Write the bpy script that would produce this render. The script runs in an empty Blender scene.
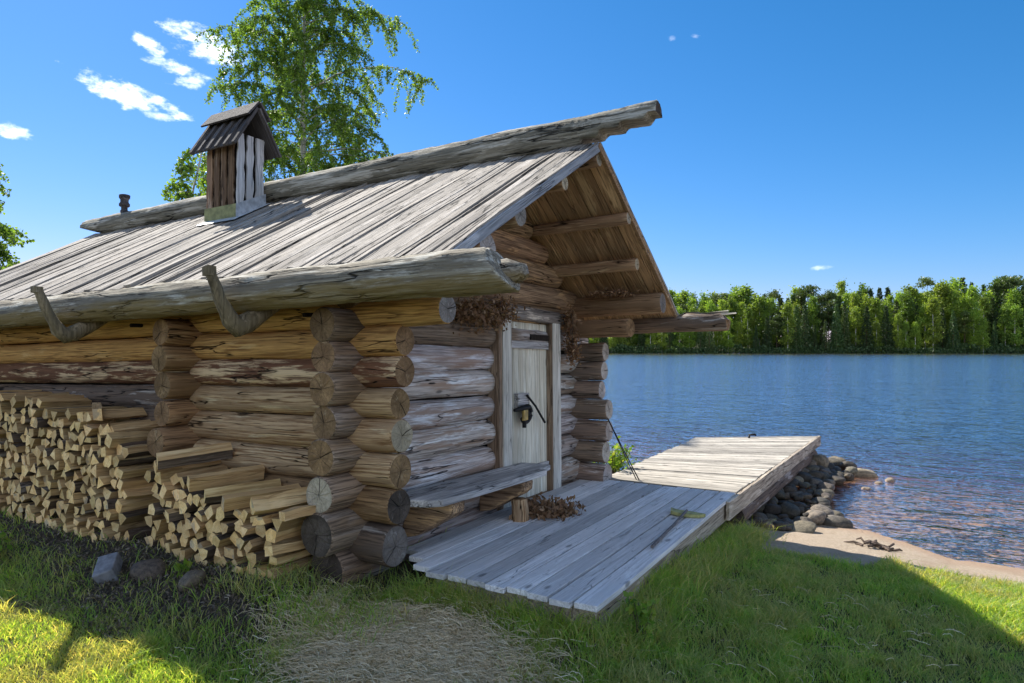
import bpy, bmesh, math, random
import numpy as np
from mathutils import Matrix, Vector

random.seed(7)
RNG = np.random.default_rng(11)
SC = bpy.context.scene
COL = SC.collection
R_ = math.radians

# ---------------------------------------------------------------- camera frame (also used to know which ground is in view)
CAM = Vector((3.152, -3.484, 1.35))
YAW = R_(30.4)
FH = Vector((-math.sin(YAW), math.cos(YAW), 0))
RT = Vector((math.cos(YAW), math.sin(YAW), 0))
WATER_Z = -0.60

def ground_dir(px, depth, z=0.0):
    """world point at a depth ahead of the camera and a lateral offset given as a view tangent"""
    return Vector((CAM.x + FH.x * depth + RT.x * px * depth, CAM.y + FH.y * depth + RT.y * px * depth, z))

# ---------------------------------------------------------------- terrain function
SHX = np.array([-2000, -300, -60, -25, -10, -2, 1.5, 2.43, 2.75, 3.15, 3.42, 4.0, 6, 15, 60, 300, 2000])
SHY = np.array([120, 60, 26, 16, 9, 5.0, 4.9, 4.79, 4.74, 4.40, 4.12, 4.06, 4.3, 6, 16, 60, 120])
GRX = np.array([-2000, -10, -2, 1.2, 1.7, 2.2, 2.9, 3.4, 3.9, 6, 15, 60])
GRY = np.array([110, 8.2, 4.5, 3.8, 3.05, 2.62, 2.92, 3.03, 3.25, 3.5, 5.0, 15])

def shore_d(x, y):
    return np.interp(x, SHX, SHY) - y

def vnoise(x, y, seed=0):
    """cheap smooth value noise on arrays"""
    xi = np.floor(x).astype(np.int64); yi = np.floor(y).astype(np.int64)
    xf = x - xi; yf = y - yi
    u = xf * xf * (3 - 2 * xf); v = yf * yf * (3 - 2 * yf)
    def h(a, b):
        n = (a * 374761393 + b * 668265263 + seed * 982451653) & 0x7fffffff
        n = ((n ^ (n >> 13)) * 1274126177) & 0x7fffffff
        return ((n ^ (n >> 16)) & 0xffff) / 65535.0
    return (h(xi, yi) * (1 - u) + h(xi + 1, yi) * u) * (1 - v) + (h(xi, yi + 1) * (1 - u) + h(xi + 1, yi + 1) * u) * v

def sstep(a, b, x):
    t = np.clip((x - a) / (b - a), 0, 1)
    return t * t * (3 - 2 * t)

def height(x, y):
    x = np.asarray(x, float); y = np.asarray(y, float)
    d = shore_d(x, y)
    s = (x - CAM.x) * FH.x + (y - CAM.y) * FH.y
    land = np.interp(d, [-60, -15, -4, -1, 0, .5, 1.2, 2, 4, 6, 9, 40, 600], [-5, -2.2, -.82, -.665, -.6, -.545, -.465, -.42, -.35, -.32, -.36, -.1, 3])
    mound = .19 * sstep(.55, -.2, x) * sstep(-1.25, -.45, y) * sstep(6.0, 4.0, y)
    dx = np.maximum(0, np.maximum(.1 - x, x - 1.62)); dy = np.maximum(0, np.maximum(-y, y - 1.9))
    berm = .115 * np.exp(-np.hypot(dx, dy) / .42) * sstep(.8, 1.8, d)
    land = land + np.maximum(mound, berm) * (d > 0)
    rough = (vnoise(x * 1.7, y * 1.7, 3) - .5) * .05 + (vnoise(x * 6, y * 6, 5) - .5) * .022 + (vnoise(x * 19, y * 19, 8) - .5) * .008
    land = land + rough * np.interp(d, [-1, 0, .3, 1.5], [.5, .25, .45, 1])
    far = np.interp(s, [225, 246, 256, 300, 700, 2500], [-5, -.9, -.2, 1.0, 8, 20])
    return np.where(s > 225, np.maximum(np.where(d < 0, far, land), far), land)

def hz(x, y):
    return float(height(np.array([x]), np.array([y]))[0])

# ---------------------------------------------------------------- tagging helpers
def tag(o, label=None, cat=None, group=None, kind=None):
    if label: o['label'] = label
    if cat: o['category'] = cat
    if group: o['group'] = group
    if kind: o['kind'] = kind
    return o

def empty(name, loc=(0, 0, 0), mat=None):
    o = bpy.data.objects.new(name, None)
    COL.objects.link(o)
    if mat is not None: o.matrix_world = mat
    else: o.location = loc
    o.empty_display_size = .1
    return o

class MB:
    """collects verts/faces with a material index and builds ONE mesh object"""
    def __init__(s):
        s.v = []; s.f = []; s.m = []; s.sm = []
    def add(s, vs, fs, mi=0, smooth=False):
        o = len(s.v)
        s.v += [tuple(p) for p in vs]
        for q in fs:
            s.f.append(tuple(i + o for i in q)); s.m.append(mi); s.sm.append(smooth)
    def box(s, x0, x1, y0, y1, z0, z1, mi=0, jit=0.0, M=None):
        j = lambda: random.uniform(-jit, jit)
        vs = [(x + j(), y + j(), z + j()) for z in (z0, z1) for y in (y0, y1) for x in (x0, x1)]
        if M is not None: vs = [tuple(M @ Vector(p)) for p in vs]
        s.add(vs, [(0, 2, 3, 1), (4, 5, 7, 6), (0, 1, 5, 4), (2, 6, 7, 3), (0, 4, 6, 2), (1, 3, 7, 5)], mi)
    def tube(s, pts, rads, seg=8, mi=0, caps=True, mi_end=None, noise=0.0):
        pts = [Vector(p) for p in pts]
        n = len(pts); vs = []
        up = Vector((0, 0, 1))
        for i, p in enumerate(pts):
            t = (pts[min(i + 1, n - 1)] - pts[max(i - 1, 0)]).normalized()
            a = t.cross(up)
            if a.length < .1: a = t.cross(Vector((0, 1, 0)))
            a.normalize(); b = t.cross(a)
            for k in range(seg):
                an = 2 * math.pi * k / seg
                r = rads[i] * (1 + random.uniform(-noise, noise))
                vs.append(p + a * math.cos(an) * r + b * math.sin(an) * r)
        fs = [(i * seg + k, (i + 1) * seg + k, (i + 1) * seg + (k + 1) % seg, i * seg + (k + 1) % seg) for i in range(n - 1) for k in range(seg)]
        s.add(vs, fs, mi, True)
        if caps:
            me = mi if mi_end is None else mi_end
            s.add(vs[:seg], [tuple(range(seg))], me)
            s.add(vs[-seg:], [tuple(reversed(range(seg)))], me)
    def build(s, name, mats, parent=None, bevel=0, M=None):
        me = bpy.data.meshes.new(name)
        me.from_pydata(s.v, [], s.f)
        if not isinstance(mats, (list, tuple)): mats = [mats]
        for m in mats: me.materials.append(m)
        me.polygons.foreach_set('material_index', s.m)
        me.polygons.foreach_set('use_smooth', s.sm)
        me.update()
        o = bpy.data.objects.new(name, me)
        COL.objects.link(o)
        if parent: o.parent = parent
        if M is not None: o.matrix_local = M
        if bevel:
            b = o.modifiers.new('b', 'BEVEL'); b.width = bevel; b.segments = 2; b.limit_method = 'ANGLE'; b.angle_limit = R_(50)
        return o

def np_mesh(name, verts, faces_flat, counts, mats, parent=None, smooth=False, attr=None):
    """fast mesh from numpy arrays; counts = vertices per polygon"""
    me = bpy.data.meshes.new(name)
    me.vertices.add(len(verts)); me.vertices.foreach_set('co', verts.astype(np.float32).ravel())
    me.loops.add(len(faces_flat)); me.loops.foreach_set('vertex_index', faces_flat.astype(np.int32))
    me.polygons.add(len(counts))
    starts = np.concatenate([[0], np.cumsum(counts)[:-1]]).astype(np.int32)
    me.polygons.foreach_set('loop_start', starts)
    try: me.polygons.foreach_set('loop_total', np.asarray(counts, np.int32))
    except Exception: pass
    if smooth: me.polygons.foreach_set('use_smooth', np.ones(len(counts), bool))
    if attr:
        for k, a in attr.items():
            at = me.attributes.new(k, 'FLOAT', 'POINT'); at.data.foreach_set('value', np.asarray(a, np.float32))
    for m in (mats if isinstance(mats, (list, tuple)) else [mats]): me.materials.append(m)
    me.update(calc_edges=True); me.validate()
    o = bpy.data.objects.new(name, me); COL.objects.link(o)
    if parent: o.parent = parent
    return o

# ---------------------------------------------------------------- material helpers
class NT:
    def __init__(s, m):
        s.m = m; m.use_nodes = True; s.t = m.node_tree; s.t.nodes.clear()
    def n(s, typ, **kw):
        nd = s.t.nodes.new(typ)
        ins = kw.pop('ins', {})
        for k, v in kw.items(): setattr(nd, k, v)
        for k, v in ins.items(): s.put(nd.inputs[k], v)
        return nd
    def put(s, sock, v):
        if isinstance(v, bpy.types.NodeSocket): s.t.links.new(v, sock)
        elif v is not None:
            if hasattr(sock, 'default_value') and isinstance(v, (tuple, list)) and len(v) == 3 and sock.type == 'RGBA': v = (*v, 1)
            sock.default_value = v
    def math(s, op, a, b=None, c=None, clamp=False):
        nd = s.n('ShaderNodeMath', operation=op, use_clamp=clamp)
        s.put(nd.inputs[0], a)
        if b is not None: s.put(nd.inputs[1], b)
        if c is not None: s.put(nd.inputs[2], c)
        return nd.outputs[0]
    def vmath(s, op, a, b=None):
        nd = s.n('ShaderNodeVectorMath', operation=op)
        s.put(nd.inputs[0], a)
        if b is not None: s.put(nd.inputs[1], b)
        return nd.outputs['Value'] if op in ('DOT_PRODUCT', 'LENGTH') else nd.outputs[0]
    def noise(s, vec, scale=1.0, detail=4, rough=.55, dist=0.0):
        nd = s.n('ShaderNodeTexNoise', ins={'Vector': vec, 'Scale': scale, 'Detail': detail, 'Roughness': rough, 'Distortion': dist})
        return nd.outputs['Fac']
    def ramp(s, v, a, b, va=0.0, vb=1.0):
        nd = s.n('ShaderNodeMapRange', interpolation_type='SMOOTHSTEP')
        s.put(nd.inputs[0], v); nd.inputs[1].default_value = a; nd.inputs[2].default_value = b
        nd.inputs[3].default_value = va; nd.inputs[4].default_value = vb
        return nd.outputs[0]
    def mix(s, f, a, b, mode='MIX'):
        nd = s.n('ShaderNodeMix', data_type='RGBA', blend_type=mode)
        s.put(nd.inputs[0], f); s.put(nd.inputs[6], a); s.put(nd.inputs[7], b)
        return nd.outputs[2]
    def scale(s, vec, sc):
        return s.vmath('MULTIPLY', vec, sc)
    def bump(s, h, strength=.5, dist=.01, normal=None):
        nd = s.n('ShaderNodeBump', ins={'Strength': strength, 'Distance': dist, 'Height': h})
        if normal is not None: s.put(nd.inputs['Normal'], normal)
        return nd.outputs[0]
    def out(s, color, rough=.85, normal=None, spec=.25, **extra):
        p = s.n('ShaderNodeBsdfPrincipled')
        s.put(p.inputs['Base Color'], color); s.put(p.inputs['Roughness'], rough)
        p.inputs['Specular IOR Level'].default_value = spec
        if normal is not None: s.put(p.inputs['Normal'], normal)
        for k, v in extra.items(): s.put(p.inputs[k], v)
        o = s.n('ShaderNodeOutputMaterial')
        s.t.links.new(p.outputs[0], o.inputs[0])
        return p
    def out_shader(s, sh, vol=None):
        o = s.n('ShaderNodeOutputMaterial'); s.t.links.new(sh, o.inputs[0])
        if vol is not None: s.t.links.new(vol, o.inputs[1])

def newmat(name):
    return NT(bpy.data.materials.new(name))

def wood(name, dark, base, alt, bare, grain='x', bare_rng=(.56, .64), alt_rng=(.45, .62), crack=1.0, island=False,
         freq=1.0, bumps=.7, rough=.85, knots=True, world_off=True, speck=0.0, crack_w=.014, tip=None, moss=None, gain=1.0):
    cl_ = lambda c: None if c is None else tuple(min(.8, q * gain) for q in c)
    dark, base, alt, bare = cl_(dark), cl_(base), cl_(alt), cl_(bare)
    t = newmat(name)
    tc = t.n('ShaderNodeTexCoord').outputs['Object']
    oi = t.n('ShaderNodeObjectInfo')
    off = t.math('MULTIPLY', oi.outputs['Random'], 53.0)
    if island:
        rpi = t.n('ShaderNodeNewGeometry').outputs['Random Per Island']
        off = t.math('ADD', off, t.math('MULTIPLY', rpi, 91.0))
    comb = t.n('ShaderNodeCombineXYZ', ins={0: off, 1: off, 2: off}).outputs[0]
    v = t.vmath('ADD', tc, comb)
    def st(a, b):
        a *= freq; b *= freq
        return {'x': (a, b, b), 'y': (b, a, b), 'z': (b, b, a)}[grain]
    warp = t.n('ShaderNodeTexNoise', ins={'Vector': t.scale(v, st(2.0, 5)), 'Scale': 1.0, 'Detail': 2}).outputs['Color']
    vw = t.vmath('ADD', v, t.scale(t.vmath('SUBTRACT', warp, (.5, .5, .5)), (.016, .016, .016)))
    streak = t.noise(t.scale(vw, st(2.4, 72)), 1, 5, .6)
    mid = t.noise(t.scale(vw, st(1.1, 15)), 1, 5, .6)
    patch = t.noise(t.scale(vw, st(1.5, 12)), 1, 8, .66, .35)
    col = t.mix(t.ramp(streak, .34, .62), dark, base)
    col = t.mix(t.ramp(mid, *alt_rng), col, alt)
    if bare is not None:
        bm = t.math('MULTIPLY', t.ramp(patch, *bare_rng), t.ramp(streak, .36, .56, .12, 1))
        col = t.mix(bm, col, bare)
    # long drying checks
    cn = t.noise(t.scale(vw, st(.9, 11)), 1, 3, .5)
    ridged = t.math('ABSOLUTE', t.math('SUBTRACT', cn, .5))
    cmask = t.ramp(ridged, 0.0, crack_w, 1, 0)
    gate = t.ramp(t.noise(t.scale(v, st(1.1, 3)), 1, 2), .46, .56)
    cmask = t.math('MULTIPLY', cmask, t.math('MULTIPLY', gate, crack))
    cn2 = t.noise(t.scale(vw, st(2.2, 34)), 1, 3, .5)
    c2 = t.math('MULTIPLY', t.ramp(cn2, .68, .74), .65 * min(1, crack))
    cmask = t.math('MAXIMUM', cmask, c2)
    col = t.mix(cmask, col, tuple(c * .16 for c in dark))
    if knots:
        vo = t.n('ShaderNodeTexVoronoi', feature='F1', ins={'Vector': t.scale(v, st(2.2, 5.5)), 'Scale': 1.0, 'Randomness': 1.0})
        k = t.ramp(vo.outputs['Distance'], .05, .13, 1, 0)
        col = t.mix(t.math('MULTIPLY', k, .75), col, tuple(c * .35 for c in dark))
    if speck > 0:
        sp = t.noise(t.scale(v, st(14, 55)), 1, 3, .6)
        g2 = t.ramp(t.noise(t.scale(v, st(2.2, 4)), 1, 3), .42, .6)
        col = t.mix(t.math('MULTIPLY', t.math('MULTIPLY', t.ramp(sp, .60, .67), g2), speck), col, (.05, .04, .032))
    if tip is not None:
        sx_ = t.n('ShaderNodeSeparateXYZ', ins={0: tc}).outputs[0]
        col = t.mix(t.math('MULTIPLY', t.ramp(t.math('ADD', sx_, t.math('MULTIPLY', mid, .25)), tip[0], tip[0] + .22), .85), col, t.mix(t.ramp(streak, .34, .62), tip[1], tip[2]))
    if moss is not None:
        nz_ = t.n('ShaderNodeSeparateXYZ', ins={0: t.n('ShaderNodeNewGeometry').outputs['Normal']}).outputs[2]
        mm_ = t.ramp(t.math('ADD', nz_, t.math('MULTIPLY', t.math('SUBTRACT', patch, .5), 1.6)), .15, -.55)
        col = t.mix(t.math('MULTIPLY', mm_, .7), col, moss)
    if island:
        tone = t.ramp(t.math('FRACT', t.math('MULTIPLY', rpi, 17.3)), 0, 1, .72, 1.15)
        col = t.mix(1.0, col, t.n('ShaderNodeCombineXYZ', ins={0: tone, 1: tone, 2: tone}).outputs[0], 'MULTIPLY')
    col = t.mix(1.0, col, oi.outputs['Color'], 'MULTIPLY')
    h = t.math('SUBTRACT', t.math('ADD', t.math('MULTIPLY', streak, .5), t.math('MULTIPLY', mid, .5)), t.math('MULTIPLY', cmask, 1.3))
    t.out(col, rough, t.bump(h, min(1.0, bumps * 1.3), .016), spec=.2)
    return t.m

def log_end(name, base, alt, pale):
    t = newmat(name)
    tc = t.n('ShaderNodeTexCoord').outputs['Object']
    oi = t.n('ShaderNodeObjectInfo')
    rnd = oi.outputs['Random']
    sep = t.n('ShaderNodeSeparateXYZ', ins={0: tc})
    y, z = sep.outputs[1], sep.outputs[2]
    r = t.math('SQRT', t.math('ADD', t.math('MULTIPLY', y, y), t.math('MULTIPLY', z, z)))
    off = t.math('MULTIPLY', rnd, 31.0)
    vo = t.vmath('ADD', tc, t.n('ShaderNodeCombineXYZ', ins={0: off, 1: off, 2: off}).outputs[0])
    nz = t.noise(vo, 9, 4)
    rings = t.math('SINE', t.math('ADD', t.math('MULTIPLY', r, 700.0), t.math('MULTIPLY', nz, 14.0)))
    an = t.math('ADD', t.math('DIVIDE', t.math('ARCTAN2', y, z), 6.28318), rnd)
    # a few radial splits of different strength
    def split(k, ph, w):
        a = t.math('ADD', t.math('MULTIPLY', an, k), t.math('MULTIPLY', rnd, ph))
        a = t.math('ADD', a, t.math('MULTIPLY', nz, .10 * k))
        f = t.math('ABSOLUTE', t.math('SUBTRACT', t.math('FRACT', a), .5))
        d = t.math('MULTIPLY', f, t.math('MULTIPLY', r, 6.28 / k))
        return t.ramp(d, w * .35, w, 1, 0)
    c = t.math('MAXIMUM', t.math('MULTIPLY', split(1.0, 7.7, .0045), .9), t.math('MULTIPLY', split(3.0, 3.1, .0022), .6))
    c = t.math('MAXIMUM', c, t.math('MULTIPLY', split(11.0, 5.1, .0014), .4))
    big = t.noise(vo, 7, 5, .65)
    col = t.mix(t.ramp(big, .40, .62), base, alt)
    fib = t.noise(vo, 60, 3, .6)
    col = t.mix(t.ramp(rings, -1, 1, 0, .28), col, tuple(q * .5 for q in base))
    col = t.mix(t.math('MULTIPLY', t.ramp(t.noise(vo, 11, 5, .7, .5), .58, .66), .55), col, pale)
    col = t.mix(t.ramp(fib, .4, .7, 0, .4), col, tuple(q * .4 for q in base))
    col = t.mix(c, col, (.012, .009, .007))
    edge = t.ramp(r, .085, .125, 0, .35)
    col = t.mix(edge, col, tuple(q * .45 for q in base))
    col = t.mix(1.0, col, oi.outputs['Color'], 'MULTIPLY')
    h = t.math('SUBTRACT', t.math('ADD', t.math('MULTIPLY', rings, .15), t.math('MULTIPLY', fib, .6)), t.math('MULTIPLY', c, 2.0))
    t.out(col, .9, t.bump(h, .7, .008), spec=.15)
    return t.m

# palette
M = {}
M['log_gold'] = wood('golden_log', (.19, .095, .032), (.50, .30, .105), (.40, .225, .078), (.54, .39, .19), 'x', (.55, .72), gain=1.42)
M['log_brown'] = wood('warm_brown_log', (.09, .05, .025), (.30, .18, .088), (.20, .12, .06), (.40, .28, .16), 'x', (.55, .68), gain=1.35)
M['log_side'] = wood('side_log', (.12, .062, .028), (.345, .235, .135), (.22, .145, .085), (.50, .40, .27), 'x', (.56, .72), gain=1.75)
M['log_peel'] = wood('peeling_log', (.08, .042, .025), (.18, .085, .045), (.13, .062, .035), (.56, .42, .25), 'x', (.49, .57), gain=1.35)
M['log_dark'] = wood('dark_log', (.05, .038, .030), (.15, .105, .074), (.10, .075, .058), (.30, .27, .24), 'x', (.55, .62), gain=1.6)
M['log_grey'] = wood('grey_gable_log', (.15, .125, .11), (.36, .32, .29), (.22, .155, .115), (.62, .60, .58), 'x', (.50, .64), gain=1.65, tip=(1.62, (.09, .06, .037), (.31, .205, .12)))
M['log_attic'] = wood('attic_log', (.06, .035, .02), (.22, .145, .085), (.14, .09, .055), (.32, .205, .105), 'x', (.53, .60), gain=1.9)
M['log_soffit'] = wood('dim_pole', (.10, .06, .035), (.26, .165, .095), (.19, .12, .07), (.36, .26, .16), 'x', (.55, .63), gain=1.8)
M['log_roof'] = wood('weathered_pole', (.12, .11, .085), (.30, .275, .215), (.19, .175, .135), (.52, .49, .42), 'x', (.50, .60), speck=.6, crack_w=.03, gain=1.05)
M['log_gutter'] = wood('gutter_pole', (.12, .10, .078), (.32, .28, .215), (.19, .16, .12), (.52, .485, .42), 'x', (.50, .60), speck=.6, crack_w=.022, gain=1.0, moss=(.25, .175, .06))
M['end_brown'] = log_end('brown_log_end', (.25, .155, .08), (.40, .255, .13), (.54, .40, .24))
M['end_grey'] = log_end('grey_log_end', (.30, .265, .235), (.42, .385, .345), (.62, .59, .55))
M['end_dark'] = log_end('dark_log_end', (.10, .078, .062), (.18, .145, .12), (.28, .24, .2))
M['end_pale'] = log_end('pale_log_end', (.42, .36, .26), (.56, .48, .35), (.66, .58, .44))
M['roof'] = wood('silvered_roof_board', (.20, .177, .15), (.41, .368, .318), (.31, .273, .232), (.50, .456, .405), 'y', (.50, .66), crack=1.0, island=True, speck=.95, crack_w=.02, gain=1.0, freq=1.25)
M['soffit'] = wood('soffit_board', (.13, .078, .042), (.34, .215, .115), (.24, .15, .08), (.47, .32, .18), 'y', (.55, .65), island=True, crack=.5, gain=1.75)
M['rake'] = wood('blue_grey_rake_board', (.13, .14, .155), (.27, .29, .32), (.20, .215, .24), (.38, .40, .43), 'x', (.55, .65), crack=.6, gain=1.35)
M['deck'] = wood('deck_plank', (.24, .235, .235), (.34, .333, .335), (.285, .28, .28), (.41, .40, .395), 'y', (.52, .66), crack=.55, island=True, crack_w=.008, speck=.25, gain=2.15)
M['jetty'] = wood('jetty_plank', (.24, .215, .18), (.52, .47, .40), (.42, .38, .32), (.62, .57, .49), 'x', (.52, .66), crack=.5, island=True, speck=.2, gain=0.98)
M['fascia'] = wood('jetty_side_board', (.13, .105, .08), (.32, .27, .21), (.22, .18, .14), (.42, .37, .30), 'y', (.52, .64), crack=.8, gain=1.5)
M['door'] = wood('pale_door_board', (.30, .27, .20), (.56, .53, .43), (.44, .40, .31), (.62, .60, .51), 'z', (.5, .66), crack=.35, island=True, knots=True, bumps=.3, gain=1.35)
M['jamb'] = wood('door_frame_board', (.24, .225, .19), (.47, .45, .39), (.36, .34, .29), (.52, .50, .45), 'z', (.5, .66), crack=.5, bumps=.4, gain=1.4)
M['brown_board'] = wood('brown_board', (.08, .052, .033), (.19, .13, .085), (.13, .09, .06), (.27, .2, .14), 'z', (.5, .66), crack=.6, gain=1.5)
M['lintel'] = wood('lintel_log', (.06, .052, .045), (.17, .15, .135), (.07, .058, .05), (.42, .37, .31), 'x', (.56, .64), gain=1.5)
M['bench'] = wood('bench_plank', (.13, .125, .12), (.31, .30, .29), (.22, .21, .20), (.42, .40, .38), 'y', (.5, .64), crack=.8, gain=1.6)
M['chim_white'] = wood('whitewashed_chimney_board', (.34, .33, .32), (.62, .61, .60), (.50, .49, .48), (.70, .70, .69), 'z', (.5, .66), crack=.5)
M['chim_brown'] = wood('smoky_chimney_board', (.07, .042, .024), (.22, .14, .08), (.14, .085, .05), (.33, .25, .18), 'z', (.52, .64), crack=.6)
M['hood'] = wood('dark_hood_board', (.055, .05, .05), (.14, .125, .12), (.10, .09, .088), (.22, .20, .19), 'y', (.55, .66), crack=.6, island=True)
M['split'] = wood('split_firewood', (.36, .22, .10), (.62, .42, .21), (.50, .32, .15), (.72, .54, .31), 'y', (.5, .68), crack=.3, knots=False, bumps=.8, gain=.95)
M['bark'] = wood('firewood_bark', (.035, .026, .02), (.13, .095, .068), (.08, .055, .04), (.24, .2, .165), 'y', (.53, .62), crack=.8, bumps=1.0, gain=1.3)
M['hook'] = wood('root_hook', (.13, .12, .09), (.30, .275, .20), (.22, .20, .14), (.40, .37, .29), 'z', (.5, .62), crack=.3, freq=.8)
M['dark_void'] = wood('near_black_board', (.01, .008, .006), (.025, .02, .016), (.018, .014, .011), None, 'z', crack=.2, knots=False)  # near-black colour, so gaps and openings in front of it read dark

def endcut():
    t = newmat('firewood_cut_end')
    tc = t.n('ShaderNodeTexCoord').outputs['Object']; oi = t.n('ShaderNodeObjectInfo')
    off = t.math('MULTIPLY', oi.outputs['Random'], 31.0)
    v = t.vmath('ADD', tc, t.n('ShaderNodeCombineXYZ', ins={0: off, 1: off, 2: off}).outputs[0])
    n1 = t.noise(v, 22, 5, .65); n2 = t.noise(v, 140, 3)
    col = t.mix(t.ramp(n1, .35, .68), (.92, .67, .35), (.74, .47, .20))
    col = t.mix(t.ramp(n2, .45, .7, 0, .35), col, (.36, .25, .14))
    col = t.mix(t.ramp(t.noise(v, 9, 3), .6, .66, 0, .6), col, (.30, .27, .24))
    col = t.mix(1.0, col, oi.outputs['Color'], 'MULTIPLY')
    t.out(col, .85, t.bump(n2, .5, .003), spec=.2)
    return t.m
M['cut'] = endcut()

def plain(name, col, rough=.6, metal=0.0, nscale=20, var=.35, bump=.3, spec=.4):
    t = newmat(name)
    tc = t.n('ShaderNodeTexCoord').outputs['Object']; oi = t.n('ShaderNodeObjectInfo')
    n = t.noise(tc, nscale, 5, .6)
    c = t.mix(t.ramp(n, .3, .7), tuple(q * (1 - var) for q in col), tuple(min(1, q * (1 + var)) for q in col))
    c = t.mix(1.0, c, oi.outputs['Color'], 'MULTIPLY')
    t.out(c, rough, t.bump(n, bump, .004), spec=spec, Metallic=metal)
    return t.m
M['iron'] = plain('black_iron', (.02, .019, .018), .55, .6)
M['brass'] = plain('dull_brass', (.42, .30, .10), .45, .7)
M['zinc'] = plain('zinc_flashing', (.50, .53, .56), .42, .35, 14, .25)
M['lichen_tin'] = plain('green_stained_tin', (.26, .25, .10), .6, .2, 14, .3)

def rock_mat(name, a, b, c):
    t = newmat(name)
    tc = t.n('ShaderNodeTexCoord').outputs['Object']; oi = t.n('ShaderNodeObjectInfo')
    off = t.math('MULTIPLY', oi.outputs['Random'], 31.0)
    v = t.vmath('ADD', tc, t.n('ShaderNodeCombineXYZ', ins={0: off, 1: off, 2: off}).outputs[0])
    n1 = t.noise(v, 4, 6, .65); n2 = t.noise(v, 45, 4, .7); n3 = t.noise(v, 9, 5, .6)
    col = t.mix(t.ramp(n1, .35, .65), a, b)
    col = t.mix(t.ramp(n2, .5, .72, 0, .6), col, c)
    col = t.mix(t.ramp(n3, .58, .66, 0, .5), col, (.09, .10, .045))
    col = t.mix(1.0, col, oi.outputs['Color'], 'MULTIPLY')
    t.out(col, .62, t.bump(t.math('ADD', n2, t.math('MULTIPLY', n3, 2)), .6, .01), spec=.35)
    return t.m
M['rock'] = rock_mat('lake_boulder', (.12, .105, .085), (.26, .225, .175), (.06, .055, .045))

def leaf_mat(name, c1, c2, c3, trans=.45, rough=.5, attr=False, dull=None):
    t = newmat(name)
    rpi = t.n('ShaderNodeNewGeometry').outputs['Random Per Island']
    oi = t.n('ShaderNodeObjectInfo')
    rr = t.math('FRACT', t.math('MULTIPLY', rpi, 7.13))
    col = t.mix(rpi, c1, c2)
    col = t.mix(t.ramp(rr, .7, 1.0), col, c3)
    if dull:
        ps_ = t.n('ShaderNodeNewGeometry').outputs['Position']
        nn_ = t.noise(ps_, 1.6, 4, .6); n3_ = t.noise(ps_, 6.5, 3, .6)
        col = t.mix(t.math('MULTIPLY', t.ramp(t.math('ADD', nn_, t.math('MULTIPLY', n3_, .5)), .66, .86), .8), col, t.mix(rr, dull[0], dull[1]))
    col = t.mix(1.0, col, oi.outputs['Color'], 'MULTIPLY')
    p = t.n('ShaderNodeBsdfPrincipled', ins={'Base Color': col, 'Roughness': rough})
    p.inputs['Specular IOR Level'].default_value = .35
    tr = t.n('ShaderNodeBsdfTranslucent', ins={'Color': t.mix(1.0, col, (2.5, 2.0, .7) if dull else (1.6, 1.6, .7), 'MULTIPLY')})
    mx = t.n('ShaderNodeMixShader', ins={0: trans})
    t.t.links.new(p.outputs[0], mx.inputs[1]); t.t.links.new(tr.outputs[0], mx.inputs[2])
    t.out_shader(mx.outputs[0])
    return t.m
M['grass'] = leaf_mat('lawn_grass', (.16, .31, .065), (.30, .44, .09), (.50, .48, .22), .52, dull=((.17, .25, .085), (.44, .42, .22)))
M['straw'] = leaf_mat('dry_straw', (.70, .58, .40), (.42, .33, .22), (.80, .72, .55), .25, .7)
M['birch_leaf'] = leaf_mat('birch_leaves', (.11, .20, .035), (.21, .32, .055), (.07, .13, .024), .45)
M['bush_leaf'] = leaf_mat('bush_leaves', (.10, .20, .03), (.20, .30, .04), (.30, .33, .05), .45)
M['dry_leaf'] = leaf_mat('dried_birch_leaves', (.16, .09, .05), (.28, .165, .095), (.42, .28, .17), .2, .8)
M['litter'] = leaf_mat('ground_litter', (.07, .056, .042), (.15, .12, .09), (.28, .235, .19), .1, .9)
M['far_birch'] = leaf_mat('far_birch_leaves', (.16, .26, .04), (.27, .36, .06), (.11, .19, .03), .42)
M['far_spruce'] = leaf_mat('far_spruce_needles', (.045, .085, .03), (.075, .125, .04), (.10, .155, .05), .25)
M['far_pine'] = leaf_mat('far_pine_needles', (.07, .11, .03), (.12, .165, .045), (.15, .20, .055), .25)

def birch_bark():
    t = newmat('birch_bark')
    tc = t.n('ShaderNodeTexCoord').outputs['Object']
    n = t.noise(t.scale(tc, (5, 5, 22)), 1, 4, .6)
    n2 = t.noise(t.scale(tc, (2, 2, 3)), 1, 4, .6)
    col = t.mix(t.ramp(n, .56, .62), (.55, .53, .48), (.06, .05, .045))
    col = t.mix(t.ramp(n2, .6, .7, 0, .7), col, (.10, .085, .07))
    t.out(col, .8, t.bump(n, .4, .01))
    return t.m
M['birch_bark'] = birch_bark()
M['twig'] = plain('brown_twig', (.09, .062, .045), .8)
M['pine_bark'] = plain('pine_bark', (.15, .095, .06), .9)

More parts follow.
